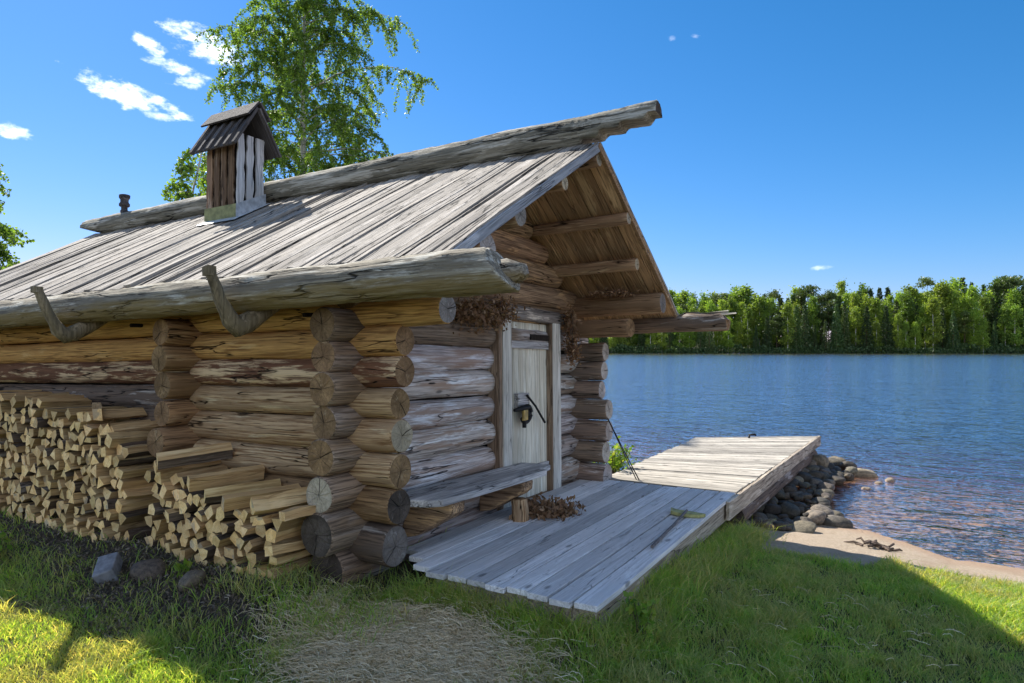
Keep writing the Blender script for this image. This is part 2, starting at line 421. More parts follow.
# ---------------------------------------------------------------- world
w = bpy.data.worlds.new('World'); SC.world = w; w.use_nodes = True
wt = w.node_tree; wt.nodes.clear()
SUNV = Vector((-.95, .39, 1.0)).normalized()
ELEV = math.asin(SUNV.z)
sky = wt.nodes.new('ShaderNodeTexSky'); sky.sky_type = 'NISHITA'; sky.sun_disc = False
sky.sun_elevation = ELEV; sky.sun_rotation = math.atan2(SUNV.x, SUNV.y)
sky.altitude = 100; sky.air_density = 1.0; sky.dust_density = .15; sky.ozone_density = 4.0
class WN(NT):
    def __init__(s, tree): s.t = tree
W = WN(wt)
dirv = W.n('ShaderNodeTexCoord').outputs['Generated']
skycol = W.n('ShaderNodeHueSaturation', ins={'Hue': .5, 'Saturation': 1.0, 'Value': 1.0, 'Color': sky.outputs[0]}).outputs[0]
skycol = W.mix(1.0, skycol, (.46, .475, .665), 'MULTIPLY')
sp_ = W.n('ShaderNodeSeparateXYZ', ins={0: skycol})
rr_ = W.math('MULTIPLY', W.math('POWER', W.math('MULTIPLY', sp_.outputs[0], .195), 1.8), 9.4)
skycol = W.n('ShaderNodeCombineXYZ', ins={0: rr_, 1: sp_.outputs[1], 2: sp_.outputs[2]}).outputs[0]
# small fair weather clouds, each an ellipse of directions with ragged edges
wn = W.n('ShaderNodeTexNoise', ins={'Vector': W.scale(dirv, (26, 26, 60)), 'Scale': 1.0, 'Detail': 6, 'Roughness': .62}).outputs['Fac']
wn2 = W.n('ShaderNodeTexNoise', ins={'Vector': W.scale(dirv, (70, 70, 120)), 'Scale': 1.0, 'Detail': 4, 'Roughness': .6}).outputs['Fac']
def cloud(c, ang, a, b, strength=1.0):
    c = Vector(c).normalized()
    e = c.cross(Vector((0, 0, 1))).normalized(); u = e.cross(c).normalized()
    ca, sa = math.cos(R_(ang)), math.sin(R_(ang))
    t1 = e * ca + u * sa; t2 = u * ca - e * sa
    d1 = W.math('DIVIDE', W.vmath('DOT_PRODUCT', W.vmath('SUBTRACT', dirv, tuple(c)), tuple(t1)), a * .74)
    d2 = W.math('DIVIDE', W.vmath('DOT_PRODUCT', W.vmath('SUBTRACT', dirv, tuple(c)), tuple(t2)), b * .80)
    r2 = W.math('ADD', W.math('MULTIPLY', d1, d1), W.math('MULTIPLY', d2, d2))
    front = W.math('GREATER_THAN', W.vmath('DOT_PRODUCT', dirv, tuple(c)), 0.0)
    e_ = W.math('ADD', r2, W.math('ADD', W.math('MULTIPLY', W.math('SUBTRACT', wn, .5), 6.5), W.math('MULTIPLY', W.math('SUBTRACT', wn2, .5), 3.5)))
    return W.math('MULTIPLY', W.math('MULTIPLY', W.ramp(e_, -1.1, 1.7, 1, 0), front), strength)
cl = None
for args in [((-.8263, .4703, .3100), -16, .060, .016, 1.0), ((-.802, .515, .302), -22, .036, .009, .9),
             ((-.7562, .5353, .3763), -12, .055, .020, 1.0), ((-.7941, .4841, .3676), -26, .026, .010, .95),
             ((-.782, .5192, .3448), -14, .032, .010, .9), ((-.7746, .5276, .3330), 10, .024, .010, .85),
             ((-.7941, .4980, .3480), -8, .022, .007, .6), ((-.8911, .3787, .2502), -8, .026, .009, .95),
             ((-.8010, .5000, .2870), 0, .022, .006, .5),
             ((-.2417, .8817, .4052), -12, .010, .004, .35), ((-.270, .872, .4052), -12, .008, .004, .3), ((-.1056, .9887, .1063), 5, .016, .0035, .35)]:
    m_ = cloud(*args)
    cl = m_ if cl is None else W.math('MAXIMUM', cl, m_)
# unseen bright cloud field, added behind the camera to fill the shade
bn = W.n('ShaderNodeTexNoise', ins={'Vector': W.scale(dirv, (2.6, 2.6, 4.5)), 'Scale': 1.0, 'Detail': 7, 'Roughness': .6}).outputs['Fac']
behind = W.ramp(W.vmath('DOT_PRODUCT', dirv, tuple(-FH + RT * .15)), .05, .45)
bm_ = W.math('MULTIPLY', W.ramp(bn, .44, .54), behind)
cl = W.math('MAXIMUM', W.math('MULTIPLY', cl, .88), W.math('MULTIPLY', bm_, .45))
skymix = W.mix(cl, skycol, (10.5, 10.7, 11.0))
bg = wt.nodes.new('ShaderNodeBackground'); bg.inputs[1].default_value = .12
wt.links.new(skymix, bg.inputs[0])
wo = wt.nodes.new('ShaderNodeOutputWorld'); wt.links.new(bg.outputs[0], wo.inputs[0])

sun = bpy.data.lights.new('sun', 'SUN'); sun.energy = 5.0; sun.angle = R_(.53); sun.color = (1.0, .95, .86)
so = bpy.data.objects.new('sun', sun); COL.objects.link(so)
so.rotation_euler = (-SUNV).to_track_quat('-Z', 'Y').to_euler()

# ---------------------------------------------------------------- camera
cam = bpy.data.cameras.new('camera'); co = bpy.data.objects.new('camera', cam); COL.objects.link(co); SC.camera = co
cam.sensor_width = 36; cam.lens = 36 * 682.7 / 1024; cam.clip_start = .05; cam.clip_end = 6000
pitch = math.atan((348 - 341.5) / 682.7)
fw = FH * math.cos(pitch) + Vector((0, 0, 1)) * math.sin(pitch)
co.location = CAM; co.rotation_euler = fw.to_track_quat('-Z', 'Y').to_euler()
def in_view(x, y, z=-.35, mx=1.25, my=1.3):
    """rough wedge test used only to keep the small stuff near what can be seen"""
    dx = x - CAM.x; dy = y - CAM.y
    k = dx * FH.x + dy * FH.y; l = dx * RT.x + dy * RT.y
    v = (CAM.z - z) / np.maximum(k, .01)
    return (k > .4) & (np.abs(l / np.maximum(k, .01)) < .75 * mx) & (v < .52 * my)

# ---------------------------------------------------------------- ground and water
def axis_coords(lo, hi, fine, coarse_max, step):
    a = list(np.arange(lo, hi + 1e-6, step)); g = step
    x = hi
    while x < coarse_max: g *= 1.22; x += g; a.append(x)
    g = step; x = lo; pre = []
    while x > -coarse_max: g *= 1.22; x -= g; pre.append(x)
    return np.array(pre[::-1] + a)
gx = axis_coords(-6, 7, 0, 2500, .06); gy = axis_coords(-3.6, 10, 0, 2500, .06)
GX, GY = np.meshgrid(gx, gy); GZ = height(GX, GY)
nx, ny = len(gx), len(gy)
idx = np.arange(nx * ny).reshape(ny, nx)
q = np.stack([idx[:-1, :-1], idx[:-1, 1:], idx[1:, 1:], idx[1:, :-1]], -1).reshape(-1, 4)
gedge = GY - np.interp(GX, GRX, GRY) + (vnoise(GX * 5, GY * 5, 2) - .5) * .35
sand = sstep(-.08, .10, gedge) * (GY < 40)
dirt = np.clip(sstep(.5, -.2, GX) * sstep(-1.35, -.85, GY + (vnoise(GX * 3, GY * 3, 9) - .5) * .5), 0, 1) * (GY < 8)
strawz = sstep(1.0, .55, np.hypot((GX - .80) / .90, (GY + .64) / .54) + (vnoise(GX * 4, GY * 4, 4) - .5) * .5)
wet = sstep(.55, .05, shore_d(GX, GY))
t = newmat('ground_soil_sand')
att = lambda n: t.n('ShaderNodeAttribute', attribute_name=n).outputs['Fac']
pos = t.n('ShaderNodeNewGeometry').outputs['Position']
a1 = t.noise(pos, 3, 6, .65); a2 = t.noise(pos, 38, 5, .7); a3 = t.noise(pos, 150, 3, .7)
soil = t.mix(t.ramp(a1, .3, .7), (.075, .072, .035), (.12, .115, .05))
soil = t.mix(t.ramp(a2, .5, .7), soil, (.06, .09, .022))
dcol = t.mix(t.ramp(a2, .35, .7), (.06, .05, .038), (.15, .122, .094))
strc = t.mix(t.ramp(a2, .35, .7), (.34, .27, .18), (.56, .46, .32))
sndc = t.mix(t.ramp(a2, .3, .7), (.46, .36, .26), (.60, .49, .37))
sndc = t.mix(t.ramp(a1, .45, .7, 0, .6), sndc, (.40, .29, .20))
sndc = t.mix(t.ramp(a3, .64, .7, 0, .5), sndc, (.12, .09, .07))
sndc = t.mix(t.math('MULTIPLY', att('wet'), .6), sndc, (.44, .27, .175))
col = t.mix(att('dirt'), soil, dcol); col = t.mix(att('strawz'), col, strc); col = t.mix(att('sand'), col, sndc)
t.out(col, .9, t.bump(t.math('ADD', a2, t.math('MULTIPLY', a3, .5)), 1.0, .035), spec=.15)
g = np_mesh('ground', np.stack([GX, GY, GZ], -1).reshape(-1, 3), q.ravel(), np.full(len(q), 4), t.m, smooth=True,
            attr={'sand': sand.ravel(), 'dirt': dirt.ravel(), 'strawz': strawz.ravel(), 'wet': wet.ravel()})
tag(g, kind='structure')

t = newmat('lake_water')
pos = t.n('ShaderNodeNewGeometry').outputs['Position']
# ripples: crests run roughly along X, a few sizes on top of each other
wv = t.vmath('ADD', pos, (0, 0, 0))
n1 = t.noise(t.scale(wv, (1.15, 2.1, 1)), 1, 3, .5, .3)
n2 = t.noise(t.scale(wv, (3.8, 7.0, 1)), 1, 3, .55, .3)
n3 = t.noise(t.scale(wv, (11, 20, 1)), 1, 2, .5)
n0 = t.noise(t.scale(wv, (.17, .27, 1)), 1, 3, .5)
h = t.math('ADD', t.math('MULTIPLY', n1, .55), t.math('ADD', t.math('MULTIPLY', n2, .24), t.math('ADD', t.math('MULTIPLY', n3, .05), t.math('MULTIPLY', n0, .9))))
nrm = t.bump(h, .9, .19)
fr0 = t.n('ShaderNodeFresnel', ins={'IOR': 1.36, 'Normal': nrm}).outputs[0]
fr = t.math('MULTIPLY', fr0, t.ramp(fr0, .12, .38, .62, 2.3), clamp=True)
gl = t.n('ShaderNodeBsdfGlossy', ins={'Color': (1.45, 1.24, 1.22), 'Roughness': .10, 'Normal': nrm})
tr = t.n('ShaderNodeBsdfTransparent', ins={'Color': (1, 1, 1)})
mx = t.n('ShaderNodeMixShader', ins={0: fr}); t.t.links.new(tr.outputs[0], mx.inputs[1]); t.t.links.new(gl.outputs[0], mx.inputs[2])
va = t.n('ShaderNodeVolumeAbsorption', ins={'Color': (.80, .61, .44), 'Density': .55})
t.out_shader(mx.outputs[0], va.outputs[0])
mb = MB(); mb.box(-2400, 2400, -40, 2400, -9, WATER_Z)
wobj = mb.build('lake_water', t.m); tag(wobj, kind='structure')

# ---------------------------------------------------------------- cabin
ta, aa = R_(1.06), R_(1.2)
RC = Matrix(((math.cos(ta), 0, -math.sin(ta)), (0, 1, 0), (math.sin(ta), 0, math.cos(ta)))) @ Matrix(((1, 0, 0), (0, math.cos(aa), math.sin(aa)), (0, -math.sin(aa), math.cos(aa))))
CABM = RC.to_4x4()
cabin = empty('log_cabin', mat=CABM)
tag(cabin, 'low weathered log cabin with plank roof, wooden door and smoke hood beside the lake', 'cabin')

def log_obj(name, p0, p1, r0, r1, mat, end, parent, seed=0, wob=.035, bend=.012, clampf=None, seg=24, tint=1.0, shear0=0.0, shear1=0.0, roll=None, step=.07, cone=.0, xs_extra=None, rug=0.0, nmax=90):
    rs = random.Random(seed * 7919 + 13)
    p0 = Vector(p0); p1 = Vector(p1); L = (p1 - p0).length
    X = (p1 - p0).normalized()
    Z = Vector((0, 0, 1)); Y = Z.cross(X).normalized(); Z = X.cross(Y)
    Mx = Matrix((X, Y, Z)).transposed().to_4x4(); Mx.translation = p0
    n = max(4, int(L / step)); n = min(n, nmax)
    ph = [rs.uniform(0, 6.28) for _ in range(12)]
    fr_ = [rs.uniform(1.5, 7) for _ in range(6)]
    by, bz = rs.uniform(-1, 1) * bend, rs.uniform(-1, 1) * bend
    vs = []
    def ringpts(x, scale=1.0):
        tt = x / L; out = []
        rr = r0 + (r1 - r0) * tt
        cy = by * math.sin(math.pi * tt) ; cz = bz * math.sin(math.pi * tt)
        for k in range(seg):
            an = 2 * math.pi * k / seg
            d = 1 + wob * (math.sin(2 * an + ph[0] + fr_[0] * x) * .5 + math.sin(3 * an + ph[1] - fr_[1] * x) * .4 + math.sin(5 * an + ph[2] + fr_[2] * 2.1 * x) * .3 + math.sin(ph[3] + fr_[3] * 3 * x) * .35) + rs.uniform(-1, 1) * wob * .18
            if rug:
                gg = .5 + .5 * math.sin(an * 9 + 2.2 * math.sin(x * 1.3 + ph[5]) + ph[6]) * math.sin(an * 4 + .8 * x + ph[7])
                d += rug * (gg ** 3 * -1.2 + .5 * math.sin(an * 13 + x * 2.1 + ph[8]) * math.sin(x * 5 + ph[9]) + rs.uniform(-.4, .4))
            y = cy + rr * d * scale * math.cos(an); z = cz + rr * d * scale * math.sin(an)
            out.append([y, z])
        return out
    xs = [L * i / n for i in range(n + 1)] if xs_extra is None else sorted([L * i / n for i in range(n + 1)] + xs_extra)
    ch = min(.012, r0 * .1)
    rings = [(0.0, .93)] + [(ch, 1.0)] + [(x, 1.0) for x in xs[1:-1]] + [(L - ch, 1.0), (L, .93)]
    for x, s_ in rings:
        for y, z in ringpts(x, s_):
            xx = x
            # slanted saw cuts
            if x < L * .5: xx = x + shear0 * z * max(0, 1 - x / .35)
            else: xx = x + shear1 * z * max(0, 1 - (L - x) / .35)
            if clampf:
                y, z = clampf(xx, y, z)
            vs.append((xx, y, z))
    nr = len(rings)
    fs = [(i * seg + k, i * seg + (k + 1) % seg, (i + 1) * seg + (k + 1) % seg, (i + 1) * seg + k) for i in range(nr - 1) for k in range(seg)]
    mb = MB(); mb.add(vs, [tuple(reversed(f)) for f in fs], 0, True)
    for base, flip in ((0, False), ((nr - 1) * seg, True)):
        ring = vs[base:base + seg]
        c = np.mean(np.array(ring), 0)
        inner = [(c + (np.array(p) - c) * .55 + np.array((rs.uniform(-.004, .004), 0, 0))) for p in ring]
        o = len(mb.v)
        mb.v += [tuple(p) for p in ring] + [tuple(p) for p in inner] + [tuple(c)]
        for k in range(seg):
            a, b, c2, d = o + k, o + (k + 1) % seg, o + seg + (k + 1) % seg, o + seg + k
            fq = (a, b, c2, d); ft = (d, c2, o + 2 * seg)
            if not flip: fq = tuple(fq); ft = tuple(ft)
            else: fq = tuple(reversed(fq)); ft = tuple(reversed(ft))
            mb.f += [fq, ft]; mb.m += [1, 1]; mb.sm += [False, False]
    o = mb.build(name, [mat, end], parent, M=Mx)
    tv = tint * rs.uniform(.88, 1.1)
    o.color = (tv * rs.uniform(.97, 1.03), tv, tv * rs.uniform(.95, 1.04), 1)
    return o

# rows of the side wall (logs along X) and gable wall (logs along Y)
XZ = [.05, .31, .54, .77, .98, 1.19, 1.395]
XR = [.142, .123, .117, .117, .106, .106, .105]
YZ = [-.10, .15, .40, .64, .86, 1.08, 1.29, 1.50]
YR = [.15, .145, .122, .122, .113, .116, .110, .118]
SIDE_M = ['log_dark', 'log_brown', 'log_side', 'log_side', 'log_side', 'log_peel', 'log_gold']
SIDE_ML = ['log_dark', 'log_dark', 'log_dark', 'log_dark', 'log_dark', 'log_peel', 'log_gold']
XE = [.235, .265, .28, .29, .275, .315, .315]
EM = ['end_grey', 'end_dark', 'end_brown', 'end_pale', 'end_brown', 'end_brown', 'end_brown']
FY = 3.40  # far wall line
for i, (z, r) in enumerate(zip(XZ, XR)):
    # front section from mid cross wall to the corner, and its cut end past the corner
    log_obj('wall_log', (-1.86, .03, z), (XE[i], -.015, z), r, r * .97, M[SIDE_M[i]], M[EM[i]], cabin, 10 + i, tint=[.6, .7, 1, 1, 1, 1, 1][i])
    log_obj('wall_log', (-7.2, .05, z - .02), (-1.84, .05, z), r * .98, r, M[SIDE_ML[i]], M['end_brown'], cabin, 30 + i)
    # far long wall, only its corner ends show
    log_obj('wall_log', (-1.0, FY, z - .02), (XE[(i + 3) % 7] + .02, FY, z - .02), r * .95, r * .95, M['log_dark'], M['end_grey'], cabin, 50 + i, tint=1.35)
# extra top row under the gutter: plates that run out past the gable
log_obj('wall_plate', (-1.86, .02, 1.60), (.66, -.02, 1.585), .10, .098, M['log_gold'], M['end_grey'], cabin, 71)
log_obj('wall_plate', (-7.2, .02, 1.56), (-1.84, .02, 1.60), .10, .10, M['log_gold'], M['end_brown'], cabin, 72)
log_obj('wall_plate', (-1.0, FY - .02, 1.62), (.70, FY - .30, 1.61), .10, .095, M['log_soffit'], M['end_brown'], cabin, 73, tint=.8)
log_obj('wall_plate', (-1.0, 3.39, 1.86), (.95, 3.39, 1.87), .11, .11, M['log_soffit'], M['end_grey'], cabin, 74, tint=.75)
log_obj('wall_plate', (-1.0, .02, 1.90), (.95, .0, 1.945), .10, .10, M['log_soffit'], M['end_grey'], cabin, 75)
EA = ['end_dark', 'end_dark', 'end_pale', 'end_brown', 'end_brown', 'end_brown', 'end_brown', 'end_brown']
YE = [-.27, -.36, -.34, -.33, -.30, -.32, -.31, -.32]
for i, (z, r) in enumerate(zip(YZ, YR)):
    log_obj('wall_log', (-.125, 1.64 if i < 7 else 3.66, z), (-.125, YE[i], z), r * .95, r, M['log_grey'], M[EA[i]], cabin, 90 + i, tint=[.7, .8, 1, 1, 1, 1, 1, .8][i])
    if i < 7:
        log_obj('wall_log', (-.125, 3.66, z - .05), (-.125, 2.80, z - .05), r * .95, r * .93, M['log_grey'], M['end_brown'], cabin, 110 + i, tint=.85)
    # middle cross wall
    if i > 1:
        log_obj('cross_wall_log', (-1.90, .55, z + .005), (-1.90, YE[i] + .02 * (i % 3), z + .005), r * .93, r * .93, M['log_brown'], M['end_brown'], cabin, 130 + i, tint=1.0)
        log_obj('cross_wall_log', (-5.6, .55, z - .04), (-5.6, YE[i] + .02 * (i % 3), z - .04), r * .93, r * .93, M['log_dark'], M['end_brown'], cabin, 150 + i)
# side faces of those cross logs look darker brown than the gable face
# gable triangle: shorter and shorter logs, cut along the roof slope
SL, SR, APY, APZ = .57, .62, 1.74, 3.11
def roof_z(y): return APZ - (SL * (APY - y) if y < APY else SR * (y - APY))
for i, z in enumerate([1.72, 1.94, 2.16, 2.37, 2.57, 2.76, 2.93]):
    y0 = APY - (APZ - .10 - (z + .06)) / SL; y1 = APY + (APZ - .10 - (z + .06)) / SR
    if y1 - y0 < .2: continue
    log_obj('gable_log', (-.125, min(y1, 3.55), z), (-.125, max(y0, -.1), z), .118, .118, M['log_attic'], M['end_brown'], cabin, 170 + i, tint=.9)
# dark plank lining inside so no light leaks between the logs
mb = MB(); mb.box(-7.1, -.16, .14, .17, -.15, 1.75); mb.box(-.20, -.15, .17, 3.4, -.15, 2.0)
mb.box(-1.0, -.2, 3.36, 3.40, -.15, 1.9)
mb.box(-7.1, -7.05, .17, 3.4, -.15, 1.9)
mb.box(-7.1, -1.0, 3.36, 3.40, -.15, 1.9)
mb.build('inner_lining', M['dark_void'], cabin)

# purlins
for j, (x0, x1, y, z, r) in enumerate([(-1, .95, 1.085, 2.60, .058), (-1, .93, .44, 2.24, .085), (-1, .96, 2.40, 2.575, .058), (-1, .86, 2.88, 2.22, .062), (-1, .93, 1.79, 2.965, .06)]):
    log_obj('purlin', (x0, y, z), (x1, y, z), r, r, M['log_soffit'], M['end_pale' if j in (0, 2, 3, 4) else 'end_grey'], cabin, 190 + j, seg=16)

# roof slopes: boards in slope space (x along the ridge, y down the slope, z outward)
def slope_matrix(side):
    if side < 0:
        yv = Vector((0, -1, -SL)).normalized()
    else:
        yv = Vector((0, 1, -SR)).normalized()
    xv = Vector((1, 0, 0)) if side > 0 else Vector((1, 0, 0))
    zv = xv.cross(yv)
    if zv.z < 0:
        xv = Vector((-1, 0, 0)); zv = xv.cross(yv)
    m = Matrix((xv, yv, zv)).transposed().to_4x4(); m.translation = Vector((0, APY, APZ))
    return m, xv.x
def boards(mb, sx, x0, x1, y0, y1, z0, th, wmin, wmax, gap, zj, skew=.006, rag=.03, nseg=1):
    x = x0
    while x < x1:
        w_ = random.uniform(wmin, wmax); xe = min(x + w_, x1)
        a, b = x + gap * random.uniform(.2, 1), xe
        dz = random.uniform(-zj, zj); tilt = random.uniform(-zj, zj) * .7
        ya, yb = y0, y1 + random.uniform(-rag, rag)
        s1, s2 = random.uniform(-skew, skew), random.uniform(-skew, skew)
        n = nseg; vs = []
        for k in range(n + 1):
            t_ = k / n; yy = ya + (yb - ya) * t_
            w1 = s1 * math.sin(t_ * 5 + x * 9) + random.uniform(-1, 1) * skew * .35; w2 = s2 * math.sin(t_ * 4 + x * 5) + random.uniform(-1, 1) * skew * .35
            zz = z0 + dz + .004 * math.sin(t_ * 7 + x * 11)
            vs += [(sx * (a + w1), yy, zz - th), (sx * (b + w2), yy, zz - th), (sx * (b + w2), yy, zz + tilt), (sx * (a + w1), yy, zz - tilt)]
        fs = [(0, 1, 2, 3), tuple(n * 4 + q_ for q_ in (3, 2, 1, 0))]
        for k in range(n):
            o = k * 4
            for p_ in range(4): fs.append((o + p_, o + 4 + p_, o + 4 + (p_ + 1) % 4, o + (p_ + 1) % 4))
        if sx < 0: fs = [tuple(reversed(f)) for f in fs]
        mb.add(vs, [tuple(reversed(f)) for f in fs], 0)
        x = xe
Mn, sxn = slope_matrix(-1); Mf, sxf = slope_matrix(1)
for nm, Ms, sx, y1, x1 in (('roof_slope', Mn, sxn, 2.55, .95), ('roof_slope', Mf, sxf, 2.62, .97)):
    mb = MB(); boards(mb, sx, -6.72, x1, .02, y1, 0.0, .028, .055, .12, .012, .010, nseg=10, skew=.011)
    o = mb.build(nm, M['roof'], cabin, M=Ms, bevel=.003)
    mb = MB(); boards(mb, sx, -6.70, x1 - .03, .02, y1 - .04, -.040, .03, .15, .21, .012, .003, skew=.003)
    mb.build('soffit_boarding', M['soffit'], cabin, M=Ms)
# rake board under the plank edge on the near slope
mb = MB(); mb.box(0, 2.50, -.018, .018, -.085, -.014, 0, .003)
yv = Vector((0, -1, -SL)).normalized()
m = Matrix((yv, Vector((1, 0, 0)), yv.cross(Vector((1, 0, 0))) * 1)).transposed().to_4x4()
if m.to_3x3().col[2].z < 0:
    m = Matrix((yv, Vector((-1, 0, 0)), yv.cross(Vector((-1, 0, 0))))).transposed().to_4x4()
m.translation = Vector((.945, APY, APZ))
mb.build('rake_board', M['rake'], cabin, M=m, bevel=.004)
yv = Vector((0, 1, -SR)).normalized()
mb = MB(); mb.box(0, 2.60, -.012, .012, -.075, -.032, 0, .002)
m = Matrix((yv, Vector((-1, 0, 0)), yv.cross(Vector((-1, 0, 0))))).transposed().to_4x4()
if m.to_3x3().col[2].z < 0: m = Matrix((yv, Vector((1, 0, 0)), yv.cross(Vector((1, 0, 0))))).transposed().to_4x4()
m.translation = Vector((.955, APY, APZ)); mb.build('rake_board', M['soffit'], cabin, M=m)

# ridge log with a notched, upswept nose
def ridge_clamp(x, y, z):
    # local x runs from the far end (0) to the nose (8.36)
    e = x - 7.42
    if e > 0:
        steps = [(0, -.14), (.12, -.135), (.22, -.125), (.25, -.085), (.40, -.10), (.43, -.045), (.58, -.06), (.61, -.015), (.80, -.03), (.84, .02), (.92, .015)]
        zb = np.interp(e, [s_[0] for s_ in steps], [s_[1] for s_ in steps])
        z = max(z, zb)
        y *= 1 - .25 * min(1, e / .95)
    if x < .5: z = max(z, -.13 + .13 * (1 - x / .5)); 
    return y, z
log_obj('ridge_log', (-6.85, 1.74, 3.195), (1.47, 1.74, 3.215), .125, .128, M['log_roof'], M['end_dark'], cabin, 201, wob=.04, clampf=ridge_clamp, step=.06, bend=.01, seg=40, rug=.045, nmax=160, xs_extra=[7.42 + .02 * q_ + .003 for q_ in range(1, 43)])
# gutter logs
def gut_clamp(x, y, z):
    return y, z
gl1 = log_obj('gutter_log', (-7.2, -.45, 1.735), (1.33, -.45, 1.735), .125, .125, M['log_gutter'], M['log_gutter'], cabin, 203, wob=.05, shear1=-.75, bend=.012, step=.045, seg=44, rug=.045, nmax=200)
mb = MB()
mb.tube([(1.22, -.40, 1.70), (1.34, -.40, 1.715), (1.42, -.40, 1.71), (1.44, -.4, 1.69)], [.085, .075, .05, .02], 10, noise=.08)
mb.build('gutter_tip', M['log_gutter'], cabin)
def gr_clamp(x, y, z):
    # rotten, broken upper half towards the tip
    if x > 1.6:
        top = .095 - .02 * math.sin(x * 23) - .015 * math.sin(x * 51) - .05 * max(0, (x - 2.25) / .25)
        z = min(z, top)
    return y, z
log_obj('gutter_log', (-1.0, 3.95, 1.68), (1.50, 3.87, 1.69), .11, .10, M['log_dark'], M['end_brown'], cabin, 205, wob=.05, clampf=gr_clamp)
mb = MB()
for k in range(9):
    x = .62 + k * .1; y = 3.86 + random.uniform(-.05, .05)
    mb.box(x, x + random.uniform(.1, .2), y, y + .05, 1.755, 1.78 + random.uniform(0, .025), 0, .012)
mb.build('splintered_edge', M['log_roof'], cabin)

# root hooks that carry the gutter
for X0, sd, dY in ((-2.70, 1, .03), (-.66, 2, .075)):
    random.seed(sd)
    mb = MB()
    pts = [(X0 + .02, -.12, 1.78), (X0 + .01, -.28, 1.69), (X0, -.43, 1.585), (X0, -.55, 1.515), (X0, -.625, 1.49), (X0, -.675, 1.525), (X0 + .005, -.715, 1.59), (X0 - .004, -.755, 1.665), (X0 + .004, -.79, 1.74), (X0, -.83, 1.83)]
    pts = [(a_, min(0, b_ + dY), c_) for a_, b_, c_ in pts]
    mb.tube(pts, [.04, .048, .060, .070, .066, .054, .044, .040, .036, .033], 9, noise=.15)
    mb.box(X0 - .035, X0 + .03, -.865 + dY, -.80 + dY, 1.81, 1.865, 0, .008)
    h_ = mb.build('gutter_hook', M['hook'], cabin); h_.color = (.85, .74, .62, 1)
    mb = MB(); mb.tube([(X0 + .26, -.12, 1.585), (X0 + .26, -.22, 1.58)], [.016, .016], 8); mb.build('peg', M['dark_void'], h_)
random.seed(21)

# chimney hood -------------------------------------------------------------
def R(a, b): return random.uniform(a, b)
mb = MB(); CX0, CX1, CY0, CY1 = -3.47, -3.0, 1.23, 1.56
mb.box(CX0 + .02, CX1 - .02, CY0 + .02, CY1 - .02, 2.75, 3.70)
chim = mb.build('chimney', M['dark_void'], cabin)
def wavy_board(u0, u1, z0, z1, face, mat, zt1=None, seed=0):
    """upright live-edged board on the +X ('x') or -Y ('y') face"""
    mb = MB(); n = 12; vs = []
    rr = random.Random(seed)
    e0 = [rr.uniform(-.010, .010) for _ in range(n + 1)]; e1 = [rr.uniform(-.010, .010) for _ in range(n + 1)]
    for k in range(n + 1):
        z = z0 + (z1 - z0) * k / n; zR = z0 + ((zt1 or z1) - z0) * k / n
        a, b = u0 + e0[k], u1 + e1[k]
        if face == 'x': vs += [(CX1 + .002, a, z), (CX1 + .002, b, zR), (CX1 + .022, b, zR), (CX1 + .022, a, z)]
        else: vs += [(b, CY0 - .002, zR), (a, CY0 - .002, z), (a, CY0 - .020, z), (b, CY0 - .020, zR)]
    fs = [(3, 2, 1, 0), tuple(n * 4 + q_ for q_ in (0, 1, 2, 3))]
    for k in range(n):
        o = k * 4
        for p_ in range(4): fs.append((o + p_, o + (p_ + 1) % 4, o + 4 + (p_ + 1) % 4, o + 4 + p_))
    mb.add(vs, fs)
    return mb
for k, (a, b) in enumerate([(1.225, 1.305), (1.345, 1.425), (1.465, 1.565)]):
    wavy_board(a, b, 2.87, 3.74, 'x', None, seed=k).build('face_board', M['chim_white'], chim)
for k, (a, b) in enumerate([(-3.475, -3.385), (-3.350, -3.270), (-3.235, -3.150), (-3.12, -3.03)]):
    o = wavy_board(a, b, 2.87, 3.62, 'y', None, seed=k + 9).build('side_board', M['chim_brown'], chim)
    o.color = [(2.0, 2.0, 2.1, 1), (1, 1, 1, 1), (1.1, 1.1, 1.1, 1), (.9, .9, .9, 1)][k]
# hood roof: steep boards with battens, eave at z 3.6, top at 4.08
HYC, HA, HE, HW = 1.395, 4.02, 3.57, .285
for side in (-1, 1):
    mb = MB(); dv = Vector((0, side * HW, HE - HA)); L = dv.length; yv = dv.normalized()
    xv = Vector((-1 if side < 0 else 1, 0, 0)); zv = xv.cross(yv)
    if zv.z < 0: xv = -xv; zv = xv.cross(yv)
    mm = Matrix((xv, yv, zv)).transposed().to_4x4(); mm.translation = Vector((0, HYC, HA))
    mb.box(*sorted((xv.x * -3.62, xv.x * -2.88)), 0, L, -.012, .006)
    for k in range(6):
        xx = -3.61 + k * .142
        lo, hi = sorted((xv.x * xx, xv.x * (xx + .045)))
        mb.box(lo, hi, 0, L + .01, .004, .03, 0, .002)
    mb.build('hood_roof', M['hood'], chim, M=mm, bevel=.002)
mb = MB()
for side in (-1, 1):
    dv = Vector((0, side * .14, -.17)); zv = Vector((0, side * .17, .14)).normalized()
    a = Vector((0, HYC, HA + .065)); b = a + dv
    vs = [Vector((x, p.y, p.z)) + zv * o_ for x in (-3.64, -2.84) for p, o_ in ((a, 0), (b, 0), (b, .02), (a, .02))]
    mb.add(vs, [(0, 1, 2, 3), (7, 6, 5, 4), (0, 4, 5, 1), (1, 5, 6, 2), (2, 6, 7, 3), (3, 7, 4, 0)])
mb.build('hood_cap', M['hood'], chim)
